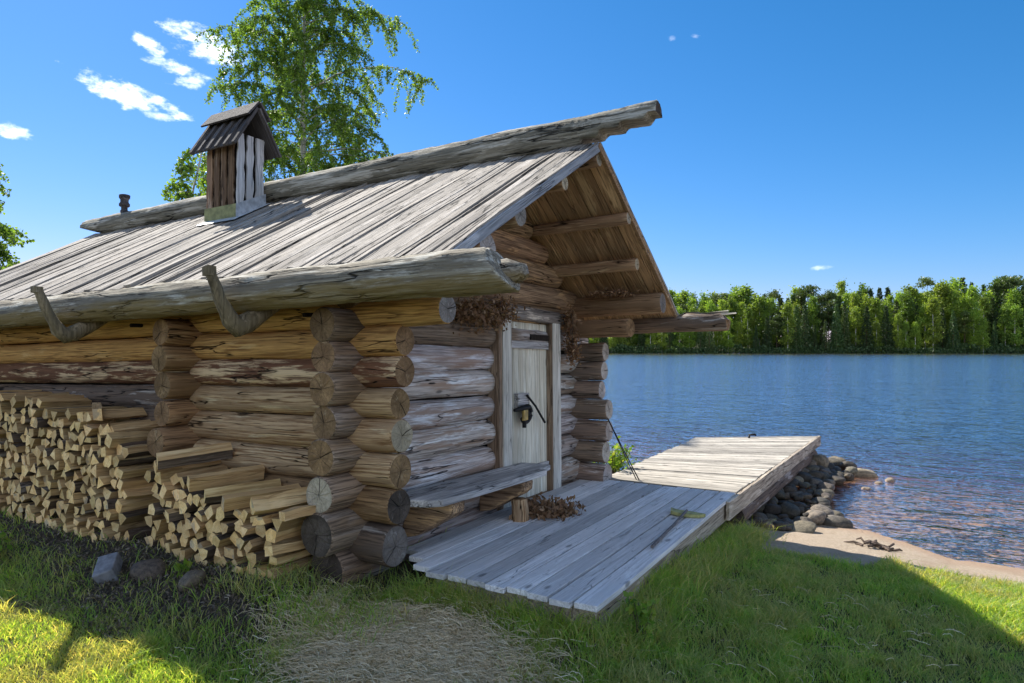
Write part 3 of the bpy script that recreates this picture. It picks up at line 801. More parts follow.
# zinc flashing following the slope
mb = MB()
def flash(pts, th):
    mb.add(pts, [(0, 1, 2, 3)])
sz = lambda y: roof_z(y) + .012
f_ = MB()
f_.add([(CX1 + .030, CY0 - .03, sz(CY0 - .03)), (CX1 + .030, CY1 + .03, sz(CY1 + .03)), (CX1 + .026, CY1 + .03, sz(CY1) + .13), (CX1 + .026, CY0 - .03, sz(CY0) + .13),
        (CX1 + .14, CY1 + .03, sz(CY1 + .03) + .006), (CX1 + .14, CY0 - .03, sz(CY0 - .03) + .006)], [(0, 1, 2, 3), (0, 5, 4, 1)])
f_.build('side_flashing', M['zinc'], chim)
f_ = MB()
yy = CY0 - .028
f_.add([(CX0 - .03, yy, sz(yy)), (CX1 + .030, yy, sz(yy)), (CX1 + .030, yy, sz(yy) + .15), (CX0 - .03, yy, sz(yy) + .15)], [(0, 1, 2, 3)])
f_.add([(CX0 - .03, yy - .10, sz(yy - .1) + .006), (CX1 + .14, yy - .10, sz(yy - .1) + .006), (CX1 + .14, yy - .002, sz(yy) + .008), (CX0 - .03, yy - .002, sz(yy) + .008)], [(0, 1, 2, 3)], 1)
f_.build('front_flashing', [M['lichen_tin'], M['zinc']], chim)
# little carved finial on the ridge log
mb = MB(); zf = 3.30
prof = [(0, .045), (.05, .045), (.055, .035), (.09, .035), (.10, .058), (.13, .06), (.15, .045), (.18, .045), (.20, .06), (.235, .062), (.24, .055), (.25, .0)]
mb.tube([(-5.97, 1.74, zf + a * 1.12) for a, r in prof], [r * 1.1 + .001 for a, r in prof], 12)
mb.build('ridge_finial', M['hood'], cabin)

# door ---------------------------------------------------------------------
def part_box(name, mat, b, parent, bevel=.004, jit=.0015, color=None):
    mb = MB(); mb.box(*b, 0, jit); o = mb.build(name, mat, parent, bevel=bevel)
    if color: o.color = (*color, 1)
    return o
part_box('door_jamb', M['jamb'], (-.10, .04, 1.684, 1.833, -.06, 1.665), cabin)
part_box('door_jamb', M['jamb'], (-.10, .04, 2.655, 2.826, -.08, 1.66), cabin)
part_box('jamb_lining', M['brown_board'], (-.10, .030, 1.625, 1.681, -.06, 1.66), cabin)
log_obj('door_lintel', (-.03, 1.60, 1.72), (-.03, 2.99, 1.70), .085, .085, M['lintel'], M['end_brown'], cabin, 220, clampf=lambda x, y, z: (max(min(y, .075), -.075), max(z, -.055)), tint=1.1)
part_box('door_sill', M['brown_board'], (-.1, .03, 1.84, 2.65, -.09, -.03), cabin)
part_box('jamb_reveal', M['brown_board'], (-.10, .034, 2.636, 2.652, -.06, 1.655), cabin)
mb = MB(); y = 1.838
ws = [.125, .14, .12, .145, .13, .14]
for k, w_ in enumerate(ws):
    mb.box(-.065, -.03 + R(-.002, .002), y + .002, y + w_ - .001, -.03, 1.64, 0, .001); y += w_
door = mb.build('door', M['door'], cabin, bevel=.003)
part_box('door_batten', M['bench'], (-.028, .004, 1.86, 2.63, 1.39, 1.46), door)
part_box('dark_slot', M['dark_void'], (-.028, .008, 2.25, 2.63, 1.475, 1.53), door)
part_box('door_batten', M['bench'], (-.028, .0, 1.86, 2.63, .20, .27), door)
part_box('latch_block', M['bench'], (-.028, .02, 1.98, 2.19, .83, .97), door)
LY = .185; LX = -.03
mb = MB()
mb.tube([(LX + .06, LY + 1.94, .95), (LX + .075, LY + 2.08, .84), (LX + .075, LY + 2.27, .67)], [.011, .011, .012], 6)
mb.tube([(LX + .06, LY + 1.70, .82), (LX + .085, LY + 1.80, .835), (LX + .095, LY + 1.90, .84)], [.014, .026, .022], 8)
ring = [(LX + .075 + .01 * math.sin(a), LY + 1.90 + .085 * math.cos(a), .775 + .075 * math.sin(a)) for a in np.linspace(-2.6, 1.9, 12)]
mb.tube(ring, [.022] * 12, 6)
mb.tube([(LX + .05, LY + 1.93, .775), (LX + .09, LY + 1.95, .76)], [.055, .045], 10)
mb.tube([(LX + .07, LY + 1.87, .70), (LX + .07, LY + 1.87, .65)], [.022, .02], 8)
mb.build('door_latch', M['iron'], door)
mb = MB(); mb.box(LX + .08, LX + .10, LY + 1.81, LY + 1.89, .715, .82, 0, .006); mb.build('padlock', M['brass'], door, bevel=.008)

# ---------------------------------------------------------------- bench
bench = empty('wall_bench', mat=CABM)
tag(bench, 'grey plank bench along the gable wall left of the door', 'bench')
mb = MB()
seat = [(.03, .22), (.12, .13), (.25, .10), (.38, .14), (.45, .22), (.46, .60), (.455, 1.1), (.45, 1.72), (.36, 1.74), (.34, 2.0), (.14, 2.02), (.03, 2.0)]
nS = len(seat)
mb.add([(x, y, .285) for x, y in seat] + [(x, y, .335) for x, y in seat], [tuple(range(nS))[::-1], tuple(range(nS, 2 * nS))] + [(k, (k + 1) % nS, nS + (k + 1) % nS, nS + k) for k in range(nS)])
mb.build('seat_plank', M['bench'], bench, bevel=.008)
for yb, sd in ((.42, 1), (1.42, 2)):
    mb = MB()
    pr = [(0, .0), (.10, .02), (.20, .07), (.30, .13), (.38, .17), (.43, .21), (.44, .283), (0, .283)]
    n_ = len(pr); hw = .085
    mb.add([(x, yb - hw, z) for x, z in pr] + [(x, yb + hw, z) for x, z in pr], [tuple(range(n_)), tuple(range(n_, 2 * n_))[::-1]] + [((k + 1) % n_, k, n_ + k, n_ + (k + 1) % n_) for k in range(n_)])
    mb.build('bracket', M['log_attic'], bench, bevel=.02)
log_obj('support_post', (.34, 1.42, -.10), (.3401, 1.42, .13), .075, .07, M['log_side'], M['end_brown'], bench, 230, seg=16)

# ---------------------------------------------------------------- deck and jetty (world coordinates, level)
deck = empty('deck_platform', (0, 0, 0)); tag(deck, 'low blue-grey plank deck laid in front of the cabin door', 'deck')
random.seed(5)
mb = MB(); x = .03; DZ = -.07
edges = [.03, .18, .32, .47, .62, .77, .915, 1.06, 1.21, 1.355, 1.50, 1.655]
for k in range(len(edges) - 1):
    a, b = edges[k] + .009, edges[k + 1] - .006
    y0 = {0: .30, 1: .20, 2: .06}.get(k, 0.0) + R(-.025, .02); y1 = 3.40 + R(-.03, .01)
    dz = R(-.003, .003)
    n = 10; vs = []
    for j in range(n + 1):
        t_ = j / n; yy = y0 + (y1 - y0) * t_
        q1, q2 = R(-.003, .003), R(-.003, .003); zz = DZ + dz + .003 * math.sin(5 * t_ + k)
        vs += [(a + q1, yy, zz - .035), (b + q2, yy, zz - .035), (b + q2, yy, zz), (a + q1, yy, zz)]
    fs = [(3, 2, 1, 0)[::-1], tuple(n * 4 + q_ for q_ in (3, 2, 1, 0))]
    for j in range(n):
        o = j * 4
        for p_ in range(4): fs.append((o + p_, o + 4 + p_, o + 4 + (p_ + 1) % 4, o + (p_ + 1) % 4))
    mb.add(vs, [tuple(reversed(f)) for f in fs])
mb.build('deck_planking', M['deck'], deck, bevel=.003)
mb = MB(); mb.box(.50, 1.62, .06, .12, -.24, -.108, 0, .004); mb.build('front_joist', M['fascia'], deck)
mb = MB(); mb.box(1.60, 1.635, .08, 3.4, -.27, -.108, 0, .004); mb.build('side_joist', M['fascia'], deck)
log_obj('support_log', (.5, .22, -.28), (1.5, .22, -.28), .09, .08, M['log_dark'], M['end_grey'], deck, 240)
log_obj('support_log', (.2, 2.6, -.30), (1.5, 2.6, -.30), .09, .08, M['log_dark'], M['end_grey'], deck, 241)

jetty = empty('lake_jetty', (0, 0, 0)); tag(jetty, 'sunlit plank jetty reaching out from the deck over the lake edge', 'jetty')
mb = MB(); y = 3.43
def jl(y): return .22 + (y - 3.43) * (-.006) + (-.02 if y > 7 else 0)
def jr(y): return 1.655 + (y - 3.43) * .036
NB = 36
for kb in range(NB):
    t0, t1 = kb / NB, (kb + 1) / NB
    yl0, yl1 = 3.43 + 3.90 * t0 + .005, 3.43 + 3.90 * t1 - .003
    yr0, yr1 = 3.43 + 5.07 * t0 + .006, 3.43 + 5.07 * t1 - .004
    dz = R(-.004, .004); l = jl(yl0) + R(-.02, .02); r_ = jr(yr0) + R(-.012, .008); j_ = R(-.004, .004)
    vs = [(l, yl0 + j_, -.105 + dz), (r_, yr0, -.105 + dz), (r_, yr1, -.105 + dz), (l, yl1 + j_, -.105 + dz)]
    vs += [(a_, b_, c_ + .035) for a_, b_, c_ in vs]
    mb.add(vs, [(3, 2, 1, 0), (4, 5, 6, 7), (0, 1, 5, 4), (1, 2, 6, 5), (2, 3, 7, 6), (3, 0, 4, 7)])
mb.build('jetty_planking', M['jetty'], jetty, bevel=.003)
mb = MB(); mb.add([(jr(3.2) - .01 + .012, 3.0, -.25), (jr(3.2) + .035, 3.0, -.25), (jr(8.5) + .035, 8.5, -.21), (jr(8.5) - .01, 8.5, -.21),
                   (jr(3.2) - .01 + .012, 3.0, -.077), (jr(3.2) + .035, 3.0, -.077), (jr(8.5) + .035, 8.5, -.060), (jr(8.5) - .01, 8.5, -.060)],
                  [(3, 2, 1, 0), (4, 5, 6, 7), (0, 1, 5, 4), (1, 2, 6, 5), (2, 3, 7, 6), (3, 0, 4, 7)])
mb.build('side_board', M['fascia'], jetty, bevel=.004)
for yy in (4.6, 6.2, 8.2):
    log_obj('cross_beam', (.25 if yy < 8 else 1.1, yy, -.24), (1.78 if yy > 8 else 1.55, yy, -.24), .10, .10, M['log_dark'], M['end_dark'], jetty, int(yy * 10))
for xx in (.4, 1.62):
    log_obj('stringer', (xx, 3.5, -.32), (xx + (.1 if xx > 1 else 0), 8.42 if xx > 1 else 7.3, -.36), .10, .115, M['log_dark'], M['end_dark'], jetty, int(xx * 100), tint=.8)
for xx in (.4, 1.55):
    log_obj('crib_post', (xx, 7.9 if xx > 1 else 7.0, -1.3), (xx + .001, 7.9 if xx > 1 else 7.0, -.3), .11, .10, M['log_dark'], M['end_dark'], jetty, int(xx * 77))
mb = MB(); mb.tube([(.92, 7.70, -.07), (.93, 7.71, -.02), (1.01, 7.73, -.01), (1.02, 7.73, -.03)], [.018, .018, .016, .016], 6); mb.build('mooring_hook', M['iron'], jetty)

# scrub brush / mop left on the deck
mop = empty('deck_scrubber', (0, 0, 0)); tag(mop, 'wooden scrubber with yellowish head and thin dark handle lying on the deck', 'scrubber')
mb = MB(); pr = [(1.33, 2.36), (1.37, 2.22), (1.50, 2.17), (1.62, 2.21), (1.655, 2.27), (1.52, 2.30), (1.40, 2.31)]
n_ = len(pr)
mb.add([(x, y, -.064) for x, y in pr] + [(x, y, -.035) for x, y in pr], [tuple(range(n_))[::-1], tuple(range(n_, 2 * n_))] + [(k, (k + 1) % n_, n_ + (k + 1) % n_, n_ + k) for k in range(n_)])
mb.build('scrubber_head', plain('mossy_yellow_wood', (.36, .35, .14), .8), mop, bevel=.004)
mb = MB(); mb.tube([(1.50, 2.25, -.022), (1.53, 1.8, -.035), (1.56, 1.18, -.052)], [.011, .011, .013], 7); mb.build('scrubber_handle', plain('dark_handle', (.13, .11, .10), .7), mop)

# rods leaning on the far corner
rod = empty('leaning_rod', (.61, 3.55, -.07)); tag(rod, 'pair of thin dark rods leaning on the far cabin corner', 'rod')
mb = MB(); mb.tube([(.0, 0, .0), (-.14, -.09, .32), (-.30, -.19, .70)], [.007, .006, .005], 6); mb.build('rod', M['iron'], rod)
mb = MB(); mb.tube([(-.035, .01, .0), (-.16, -.08, .32), (-.30, -.185, .69)], [.006, .005, .004], 6); mb.build('rod', M['iron'], rod)

# ---------------------------------------------------------------- leaf clusters
def leaf_quads(centers, size, dirs=None, aspect=.6, rng=RNG, sj=.35, droop=0.0):
    n = len(centers)
    a = rng.normal(size=(n, 3))
    if dirs is not None: a = a * .6 + dirs
    a[:, 2] -= droop
    a /= np.linalg.norm(a, axis=1)[:, None] + 1e-9
    b = np.cross(a, rng.normal(size=(n, 3))); b /= np.linalg.norm(b, axis=1)[:, None] + 1e-9
    c = np.cross(a, b)
    s = size * (1 + rng.uniform(-sj, sj, n))[:, None]
    p0 = centers; p1 = centers + a * s * .5 + b * s * aspect * .5 + c * s * .06
    p2 = centers + a * s; p3 = centers + a * s * .5 - b * s * aspect * .5 + c * s * .06
    v = np.stack([p0, p1, p2, p3], 1).reshape(-1, 3)
    f = np.arange(n * 4)
    return v, f, np.full(n, 4)

def whisk(name, label, pts, rad, n, parent_m, size=.035, mat='dry_leaf', group=None):
    """a bundle of dried leafy twigs following a polyline"""
    e = empty(name, mat=parent_m); tag(e, label, 'birch whisk', group)
    P = np.array(pts, float); k = RNG.integers(0, len(P) - 1, n); u = RNG.uniform(0, 1, n)[:, None]
    c = P[k] * (1 - u) + P[k + 1] * u + RNG.normal(size=(n, 3)) * np.array(rad)
    v, f, cnt = leaf_quads(c, size, aspect=.55, droop=.7)
    np_mesh('leaves', v, f, cnt, M[mat], e)
    mb = MB()
    for q_ in range(14):
        a = c[RNG.integers(n)]; b = c[RNG.integers(n)]
        d = (b - a); l = np.linalg.norm(d)
        if l > .35: b = a + d / l * .35
        mb.tube([tuple(a), tuple((a + b) / 2 + RNG.normal(size=3) * .01), tuple(b)], [.004, .003, .002], 4)
    mb.build('twigs', M['twig'], e)
    return e
whisk('dried_whisk', 'dried brown leafy bundle tucked under the gutter left of the door', [(.10, .95, 1.68), (.12, 1.30, 1.66), (.12, 1.62, 1.72)], (.05, .05, .055), 1500, CABM, .04)
whisk('dried_whisk', 'dried brown leafy bundle hanging just right of the door lintel', [(.12, 2.86, 1.78), (.11, 2.92, 1.62), (.11, 2.96, 1.42), (.12, 2.98, 1.30)], (.035, .04, .04), 800, CABM, .04)
whisk('dried_whisk', 'dried leaves lying on top of the far wall plate under the roof', [(.30, 3.1, 1.98), (.65, 3.2, 1.99)], (.05, .06, .018), 360, CABM, .035)
h0 = whisk('leaf_heap', 'heap of withered brown leaf whisks on the deck beside the bench post', [(.36, 1.60, .0), (.50, 1.72, -.02), (.62, 1.78, -.04)], (.06, .09, .035), 1100, Matrix.Identity(4), .05)
h0['category'] = 'leaf heap'

# ---------------------------------------------------------------- firewood
random.seed(99)
protos = []
def split_mesh(kind, L):
    """one split billet along local Y, end at y=0; slot 0 split wood, 1 bark, 2 cut end"""
    if kind == 0: prof = [(-.045, -.03), (.045, -.03), (.03, .02), (0, .045), (-.03, .022)]; bark = {1, 2, 3}
    elif kind == 1: prof = [(-.045, -.035), (.045, -.03), (.005, .05)]; bark = {0}
    elif kind == 2: prof = [(-.045, -.028), (.04, -.035), (.045, .025), (-.035, .035)]; bark = set()
    elif kind == 3: prof = [(-.05, -.02), (-.01, -.045), (.04, -.03), (.05, .015), (-.01, .045)]; bark = {0, 1}
    elif kind == 4: prof = [(-.05, -.018), (.05, -.022), (.045, .02), (-.02, .03)]; bark = {2}
    else:
        prof = [(.045 * math.cos(a), .042 * math.sin(a)) for a in np.linspace(0, 2 * math.pi, 10)[:-1]]; bark = set(range(9))
    n = len(prof); segs = 5; mb = MB()
    prof = [(x + R(-.006, .006), z + R(-.006, .006)) for x, z in prof]
    rings = []
    for k in range(segs + 1):
        y = L * k / segs; cx, cz = R(-.004, .004), R(-.004, .004); s_ = 1 + R(-.06, .06)
        rings.append([(x * s_ + cx, y + (R(-.004, .004) if k in (0, segs) else 0), z * s_ + cz) for x, z in prof])
    for k in range(n):
        vs = []; fs = []
        for q_ in range(segs + 1): vs += [rings[q_][k], rings[q_][(k + 1) % n]]
        for q_ in range(segs): fs.append((q_ * 2, q_ * 2 + 2, q_ * 2 + 3, q_ * 2 + 1))
        mb.add(vs, [tuple(reversed(f)) for f in fs], 1 if k in bark else 0)
    mb.add(rings[0], [tuple(range(n))], 2); mb.add(rings[-1], [tuple(reversed(range(n)))], 2)
    me = bpy.data.meshes.new('split_log'); me.from_pydata(mb.v, [], mb.f)
    for m_ in ('split', 'bark', 'cut'): me.materials.append(M[m_])
    me.polygons.foreach_set('material_index', mb.m); me.update()
    return me
for k in range(18): protos.append(split_mesh([0, 1, 2, 3, 4, 0, 1, 2, 3, 5, 1, 0, 2, 4, 3, 1, 2, 0][k], .44))
def place_split(x, y, z, s, label, group, yawd=0, pitchd=0, roll=None, light=None, k=None, ln=1.0):
    o = bpy.data.objects.new('split_log', protos[random.randrange(len(protos)) if k is None else k]); COL.objects.link(o)
    o.matrix_world = CABM @ Matrix.Translation((x, y, z)) @ Matrix.Rotation(R_(yawd), 4, 'Z') @ Matrix.Rotation(R_(pitchd), 4, 'X') @ Matrix.Rotation(R(0, 6.28) if roll is None else roll, 4, 'Y') @ Matrix.Diagonal((s, ln, s, 1))
    v_ = R(.62, 1.2) if light is None else light; o.color = (v_ * R(.97, 1.05), v_, v_ * R(.88, 1.0), 1)
    tag(o, label, 'firewood', group)
    return o
def pile(x0, x1, front, zbase, ztop, label, group, cell=.103, skip=None):
    row = 0; z = 0
    tops = {}
    while True:
        zz = row * cell * .80
        any_ = False
        xo = (row % 2) * cell * .5
        nx_ = int((x1 - x0) / cell)
        for c in range(nx_ + 1):
            x = x0 + xo + c * cell + R(-.012, .012)
            if x > x1: continue
            zb = zbase(x) + .045 + zz
            if zb > ztop(x): continue
            any_ = True
            place_split(x, front(x) + R(-.045, .045), zb + R(-.010, .010), R(.82, 1.18), label, group, R(-5, 5) , R(-3, 3), ln=R(.9, 1.1))
        row += 1
        if not any_ or row > 30: break
FW = lambda: sum(1 for o in bpy.data.objects if o.name.startswith('split_log'))
hc = lambda x, y: hz(x, y) - x * math.sin(ta)    # ground height in cabin coordinates
pile(-4.30, -2.02, lambda x: -.50, lambda x: hc(x, -.5) - .02, lambda x: float(np.interp(x, [-4.75, -3.9, -3.2, -2.6, -2.2, -2.0], [1.0, .98, .93, .86, .74, .60])),
     'pale split log in the tall firewood stack against the left wall section', 'split logs of the tall left stack')
pile(-1.68, -.30, lambda x: -.52 - .02 * x, lambda x: hc(x, -.5) - .02, lambda x: float(np.interp(x, [-1.7, -1.5, -1.2, -.9, -.6, -.3], [.44, .46, .38, .27, .25, .27])),
     'split log in the low sloping firewood stack between the two log-end columns', 'split logs of the low middle stack')
tops = [(-2.35, -.52, .86, 12, 1.2, 'long pale squared log lying crosswise on the tall stack, topmost at its right end', 62, 3),
        (-2.25, -.50, .74, 10, 1.1, 'brown long log second from top at the right end of the tall stack', 55, 2),
        (-1.50, -.56, .555, 4, 1.15, 'large pale triangular log, topmost in the low middle stack', -24, 5),
        (-1.62, -.50, .50, 8, 1.05, 'short log beside the largest top log of the low middle stack', -20, 4),
        (-1.16, -.55, .43, 7, 1.1, 'slender pale log second along the sloping top of the low middle stack', -24, 4),
        (-.98, -.55, .35, 13, 1.1, 'light log third along the sloping top of the low middle stack', -24, 3),
        (-.78, -.56, .33, 2, 1.15, 'smooth light log at the middle of the sloping stack top', -26, 3),
        (-.46, -.58, .33, 5, 1.35, 'thick dark-barked log resting on the right end of the low middle stack', -22, 3),
        (-.26, -.52, .29, 12, 1.1, 'flat pale slab wedged between the low stack and the corner logs', -20, 5)]
for x, y, z, k, s_, lb, yw, pt in tops:
    place_split(x, y, z, s_, lb, 'split logs of the tall left stack' if x < -2 else 'split logs of the low middle stack', yw, pt, k=min(k, 17), light=1.05, ln=1.15)

print('firewood', FW())
# ---------------------------------------------------------------- stones
def rock_mesh(seed, sub=3):
    rs = np.random.default_rng(seed)
    bm = bmesh.new(); bmesh.ops.create_icosphere(bm, subdivisions=sub, radius=1)
    ph = rs.uniform(0, 6.28, 9); k = rs.normal(size=(6, 3)) * 1.5; sc = np.array([1, rs.uniform(.65, .95), rs.uniform(.5, .8)])
    pl = rs.normal(size=(4, 3)); pl /= np.linalg.norm(pl, axis=1)[:, None]; pd = rs.uniform(.68, .95, 4)
    for v in bm.verts:
        p = np.array(v.co); d = 1 + sum(.06 * math.sin(k[i] @ p * 1.2 + ph[i]) for i in range(6))
        p = p * d
        for a_, b_ in zip(pl, pd):
            e = a_ @ p - b_
            if e > 0: p = p - a_ * e * .8
        v.co = p * sc
    for f in bm.faces: f.smooth = True
    me = bpy.data.meshes.new('boulder'); bm.to_mesh(me); bm.free(); me.materials.append(M['rock']); return me
RM = [rock_mesh(s) for s in range(8)]
def rock(x, y, z, s, label, group=None, shade=None, name='boulder', k=None, sq=(1, 1, 1)):
    o = bpy.data.objects.new(name, RM[random.randrange(8) if k is None else k]); COL.objects.link(o)
    o.location = (x, y, z); o.rotation_euler = (R(-.35, .35), R(-.35, .35), R(0, 6.28)); o.scale = (s * sq[0], s * sq[1], s * sq[2])
    v_ = shade if shade else random.choice([R(.14, .5), R(.14, .5), R(.4, 1.1)]); o.color = (v_ * R(1.0, 1.15), v_, v_ * R(.78, .98), 1)
    tag(o, label, 'stone', group); return o
random.seed(31)
placed = []
GRP = 'boulders heaped along the jetty'
cnt = 0
for tries in range(2500):
    y = R(3.75, 8.7)
    xmax = np.interp(y, [3.7, 4.3, 4.8, 5.6, 6.5, 7.6, 8.4, 8.8], [2.0, 2.12, 2.42, 2.25, 2.15, 2.35, 2.40, 2.0])
    x = R(1.45, xmax); s = R(.04, .125) if y < 7 else R(.06, .16)
    if any((x - a) ** 2 + (y - b) ** 2 < ((s + c) * .70) ** 2 for a, b, c in placed): continue
    placed.append((x, y, s)); cnt += 1
    zb = -.60 + .12 * max(0, 1 - abs(x - 1.7) / .9) * (1 if y > 4.5 else .6) + R(-.02, .05)
    zb = max(zb, hz(x, y) + .02)
    lab = 'rounded grey boulder in the heap along the right side of the jetty'
    g_ = GRP
    rock(x, y, zb + .02, s, lab, g_)
    if cnt >= 210: break
rock(2.46, 8.25, -.57, .15, 'large tan boulder in the lake at the sunlit tip of the rock heap', shade=1.5, sq=(1.5, 1, .8))
rock(2.12, 8.65, -.53, .17, 'dark round boulder standing between the jetty end and the tan lake boulder', shade=.8)
rock(1.88, 8.0, -.42, .18, 'tall olive boulder right under the jetty end corner', shade=.9, sq=(.9, .9, 1.2))
rock(2.20, 4.62, -.52, .15, 'big smooth greenish boulder near the waterline', shade=1.0)
rock(2.14, 4.05, -.51, .15, 'flat bluish boulder nearest the sand at the foot of the heap', shade=.8, sq=(1.2, 1, .6))
rock(2.45, 4.75, -.56, .16, 'dark wet boulder at the water edge right of the greenish one', shade=.5)
rock(1.60, 3.62, -.46, .17, 'long brown boulder half buried beside the jetty where the grass ends', shade=.7, sq=(1.5, 1, .7))
for x, y in ((2.6, 7.2), (2.72, 7.7), (2.85, 8.0)):
    rock(x, y, -.61, R(.05, .08), 'small stone barely above water beyond the rock heap', 'small stones in the lake beyond the heap', shade=1.3)
# stones by the woodpile
rock(-1.33, -.70, hz(-1.33, -.70) + .02, .12, 'rounded mossy stone on the ground below the gap between the firewood stacks', shade=.5, name='mossy_stone')
rock(-.84, -.74, hz(-.84, -.74) + .04, .095, 'small grey stone on the ground below the low firewood stack', shade=.75, name='small_stone')
rock(.18, -1.02, hz(.18, -1.02), .05, 'tiny pale pebble in shaded grass at lower left', shade=1.4, name='pebble')
blk = MB(); blk.box(-.095, .095, -.065, .065, -.055, .055, 0, .010)
ob = blk.build('broken_block', plain('grey_block', (.19, .195, .215), .85, 0, 18, .3, .8), bevel=.010)
ob.location = (-1.60, -.84, hz(-1.60, -.84) + .05); ob.rotation_euler = (R_(18), R_(24), R_(-38)); tag(ob, 'broken grey rectangular block lying in the dirt below the firewood', 'block')

# seaweed / driftwood clump on the sand
mb = MB(); random.seed(4)
for k in range(26):
    x, y = 2.86 + R(-.13, .13), 3.62 + R(-.09, .10); z = hz(x, y) + R(.0, .03)
    a = R(0, 3.14); l = R(.03, .09)
    mb.tube([(x, y, z), (x + l * math.cos(a), y + l * math.sin(a), z + R(0, .02)), (x + 2 * l * math.cos(a + .4), y + 1.2 * l * math.sin(a), z)], [.010, .012, .005], 5)
tag(mb.build('driftwood_clump', M['twig']), 'dark clump of washed-up roots and twigs on the sunlit sand', 'driftwood')

# ---------------------------------------------------------------- grass
def grass_blades(name, xs, ys, hs, ws, lean, mat, kind='stuff', flat=0.0, zoff=0.0, rng=RNG):
    n = len(xs); zs = height(xs, ys) - .005 + zoff
    a = rng.uniform(0, 2 * np.pi, n); ld = rng.uniform(0, 2 * np.pi, n)
    wx, wy = np.cos(a), np.sin(a); lx, ly = np.cos(ld), np.sin(ld)
    L = lean * hs * rng.uniform(.3, 1.5, n)
    P = np.zeros((n, 5, 3))
    def pt(t): return xs + lx * L * t ** 1.8, ys + ly * L * t ** 1.8, zs + hs * (t * (1 - flat) + 0 * t) * (1 - .35 * lean * t * t)
    for i, (t_, ww) in enumerate(((0, 1.0), (.5, .75))):
        x, y, z = pt(t_)
        P[:, i * 2, 0] = x - wx * ws * ww / 2; P[:, i * 2, 1] = y - wy * ws * ww / 2; P[:, i * 2, 2] = z
        P[:, i * 2 + 1, 0] = x + wx * ws * ww / 2; P[:, i * 2 + 1, 1] = y + wy * ws * ww / 2; P[:, i * 2 + 1, 2] = z
    x, y, z = pt(1.0); P[:, 4, 0] = x; P[:, 4, 1] = y; P[:, 4, 2] = z
    b = (np.arange(n) * 5)[:, None]
    f = np.concatenate([b + np.array([0, 1, 3, 2]), b + np.array([2, 3, 4])], 1).ravel()
    cnt = np.tile([4, 3], n)
    o = np_mesh(name, P.reshape(-1, 3), f, cnt, M[mat])
    tag(o, kind=kind); return o
def scatter(n, x0, x1, y0, y1): return RNG.uniform(x0, x1, n), RNG.uniform(y0, y1, n)
xs, ys = scatter(1150000, -6.5, 6.2, -2.6, 4.2)
ge = ys - np.interp(xs, GRX, GRY) + (vnoise(xs * 5, ys * 5, 2) - .5) * .35
dirt_ = sstep(.5, -.2, xs) * sstep(-1.35, -.85, ys + (vnoise(xs * 3, ys * 3, 9) - .5) * .5)
str_ = sstep(1.0, .55, np.hypot((xs - .80) / .90, (ys + .64) / .54) + (vnoise(xs * 4, ys * 4, 4) - .5) * .5)
clump = vnoise(xs * 7, ys * 7, 12)
k_ = (xs - CAM.x) * FH.x + (ys - CAM.y) * FH.y
dens = np.where(ge < 0, 1.0, 0.0) * (1 - .94 * dirt_) * (1 - .93 * str_) * (.25 + .75 * clump ** 1.3) * np.clip(1.5 - .12 * k_, .3, 1)
under_deck = (xs > .02) & (xs < 1.63) & (ys > .03) & (ys < 8)
cab = (xs < .0) & (ys > -.05)
fire = (xs < -.3) & (xs > -5) & (ys > -.42)
dens = np.where(under_deck | cab | fire, 0, dens)
dens *= in_view(xs, ys)
keep = RNG.uniform(0, 1, len(xs)) < dens
xs, ys = xs[keep], ys[keep]
edge = np.exp(-np.clip(np.minimum(np.hypot(np.maximum(0, np.maximum(.0 - xs, xs - 1.65)), np.maximum(0, -ys)), 9), 0, 9) / .16)
base_h = .035 + .055 * vnoise(xs * 2.2, ys * 2.2, 21) + .045 * vnoise(xs * 6, ys * 6, 22) ** 2
hs = base_h * RNG.uniform(.55, 1.35, len(xs)) + edge * RNG.uniform(0, .15, len(xs)) * (RNG.uniform(0, 1, len(xs)) < .5)
hs *= np.where((xs < .3) & (ys > -1.1), 1.35, 1.0)
kk = (xs - CAM.x) * FH.x + (ys - CAM.y) * FH.y
ws_ = .0034 + .0009 * kk * .6
grass_blades('grass', xs, ys, hs, ws_ * RNG.uniform(.7, 1.3, len(xs)), .75, 'grass')
print('grass', len(xs))
# taller wisps round the corner logs and along the deck
tx = np.concatenate([RNG.uniform(-.5, .65, 700), RNG.uniform(.3, 1.75, 500), RNG.uniform(1.66, 1.95, 1700), RNG.normal(1.80, .12, 900), RNG.uniform(-3.2, -1.6, 160)])
ty = np.concatenate([RNG.uniform(-.75, -.32, 700), RNG.uniform(-.14, .0, 500), RNG.uniform(.0, 3.3, 1700), RNG.normal(2.9, .25, 900), RNG.uniform(-1.25, -.9, 160)])
grass_blades('tall_grass', tx, ty, RNG.uniform(.10, .26, len(tx)), RNG.uniform(.004, .0075, len(tx)), .9, 'grass')
# scattered taller tufts and weeds break up the lawn
cxs, cys = scatter(420, -3.5, 4.6, -2.2, 3.1)
okc = in_view(cxs, cys) & ~((cxs > .0) & (cxs < 1.7) & (cys > 0)) & ~((cxs < .05) & (cys > -.62)) & (cys < np.interp(cxs, GRX, GRY) - .1) & (np.hypot((cxs - .75), (cys + .62) / .7) > .75)
cxs, cys = cxs[okc], cys[okc]; per = 26
tx = (cxs[:, None] + RNG.normal(0, .028, (len(cxs), per))).ravel(); ty = (cys[:, None] + RNG.normal(0, .028, (len(cxs), per))).ravel()
th = (RNG.uniform(.07, .17, len(cxs))[:, None] * RNG.uniform(.4, 1.2, (len(cxs), per))).ravel()
grass_blades('grass_tufts', tx, ty, th, RNG.uniform(.004, .008, len(tx)), 1.0, 'grass')
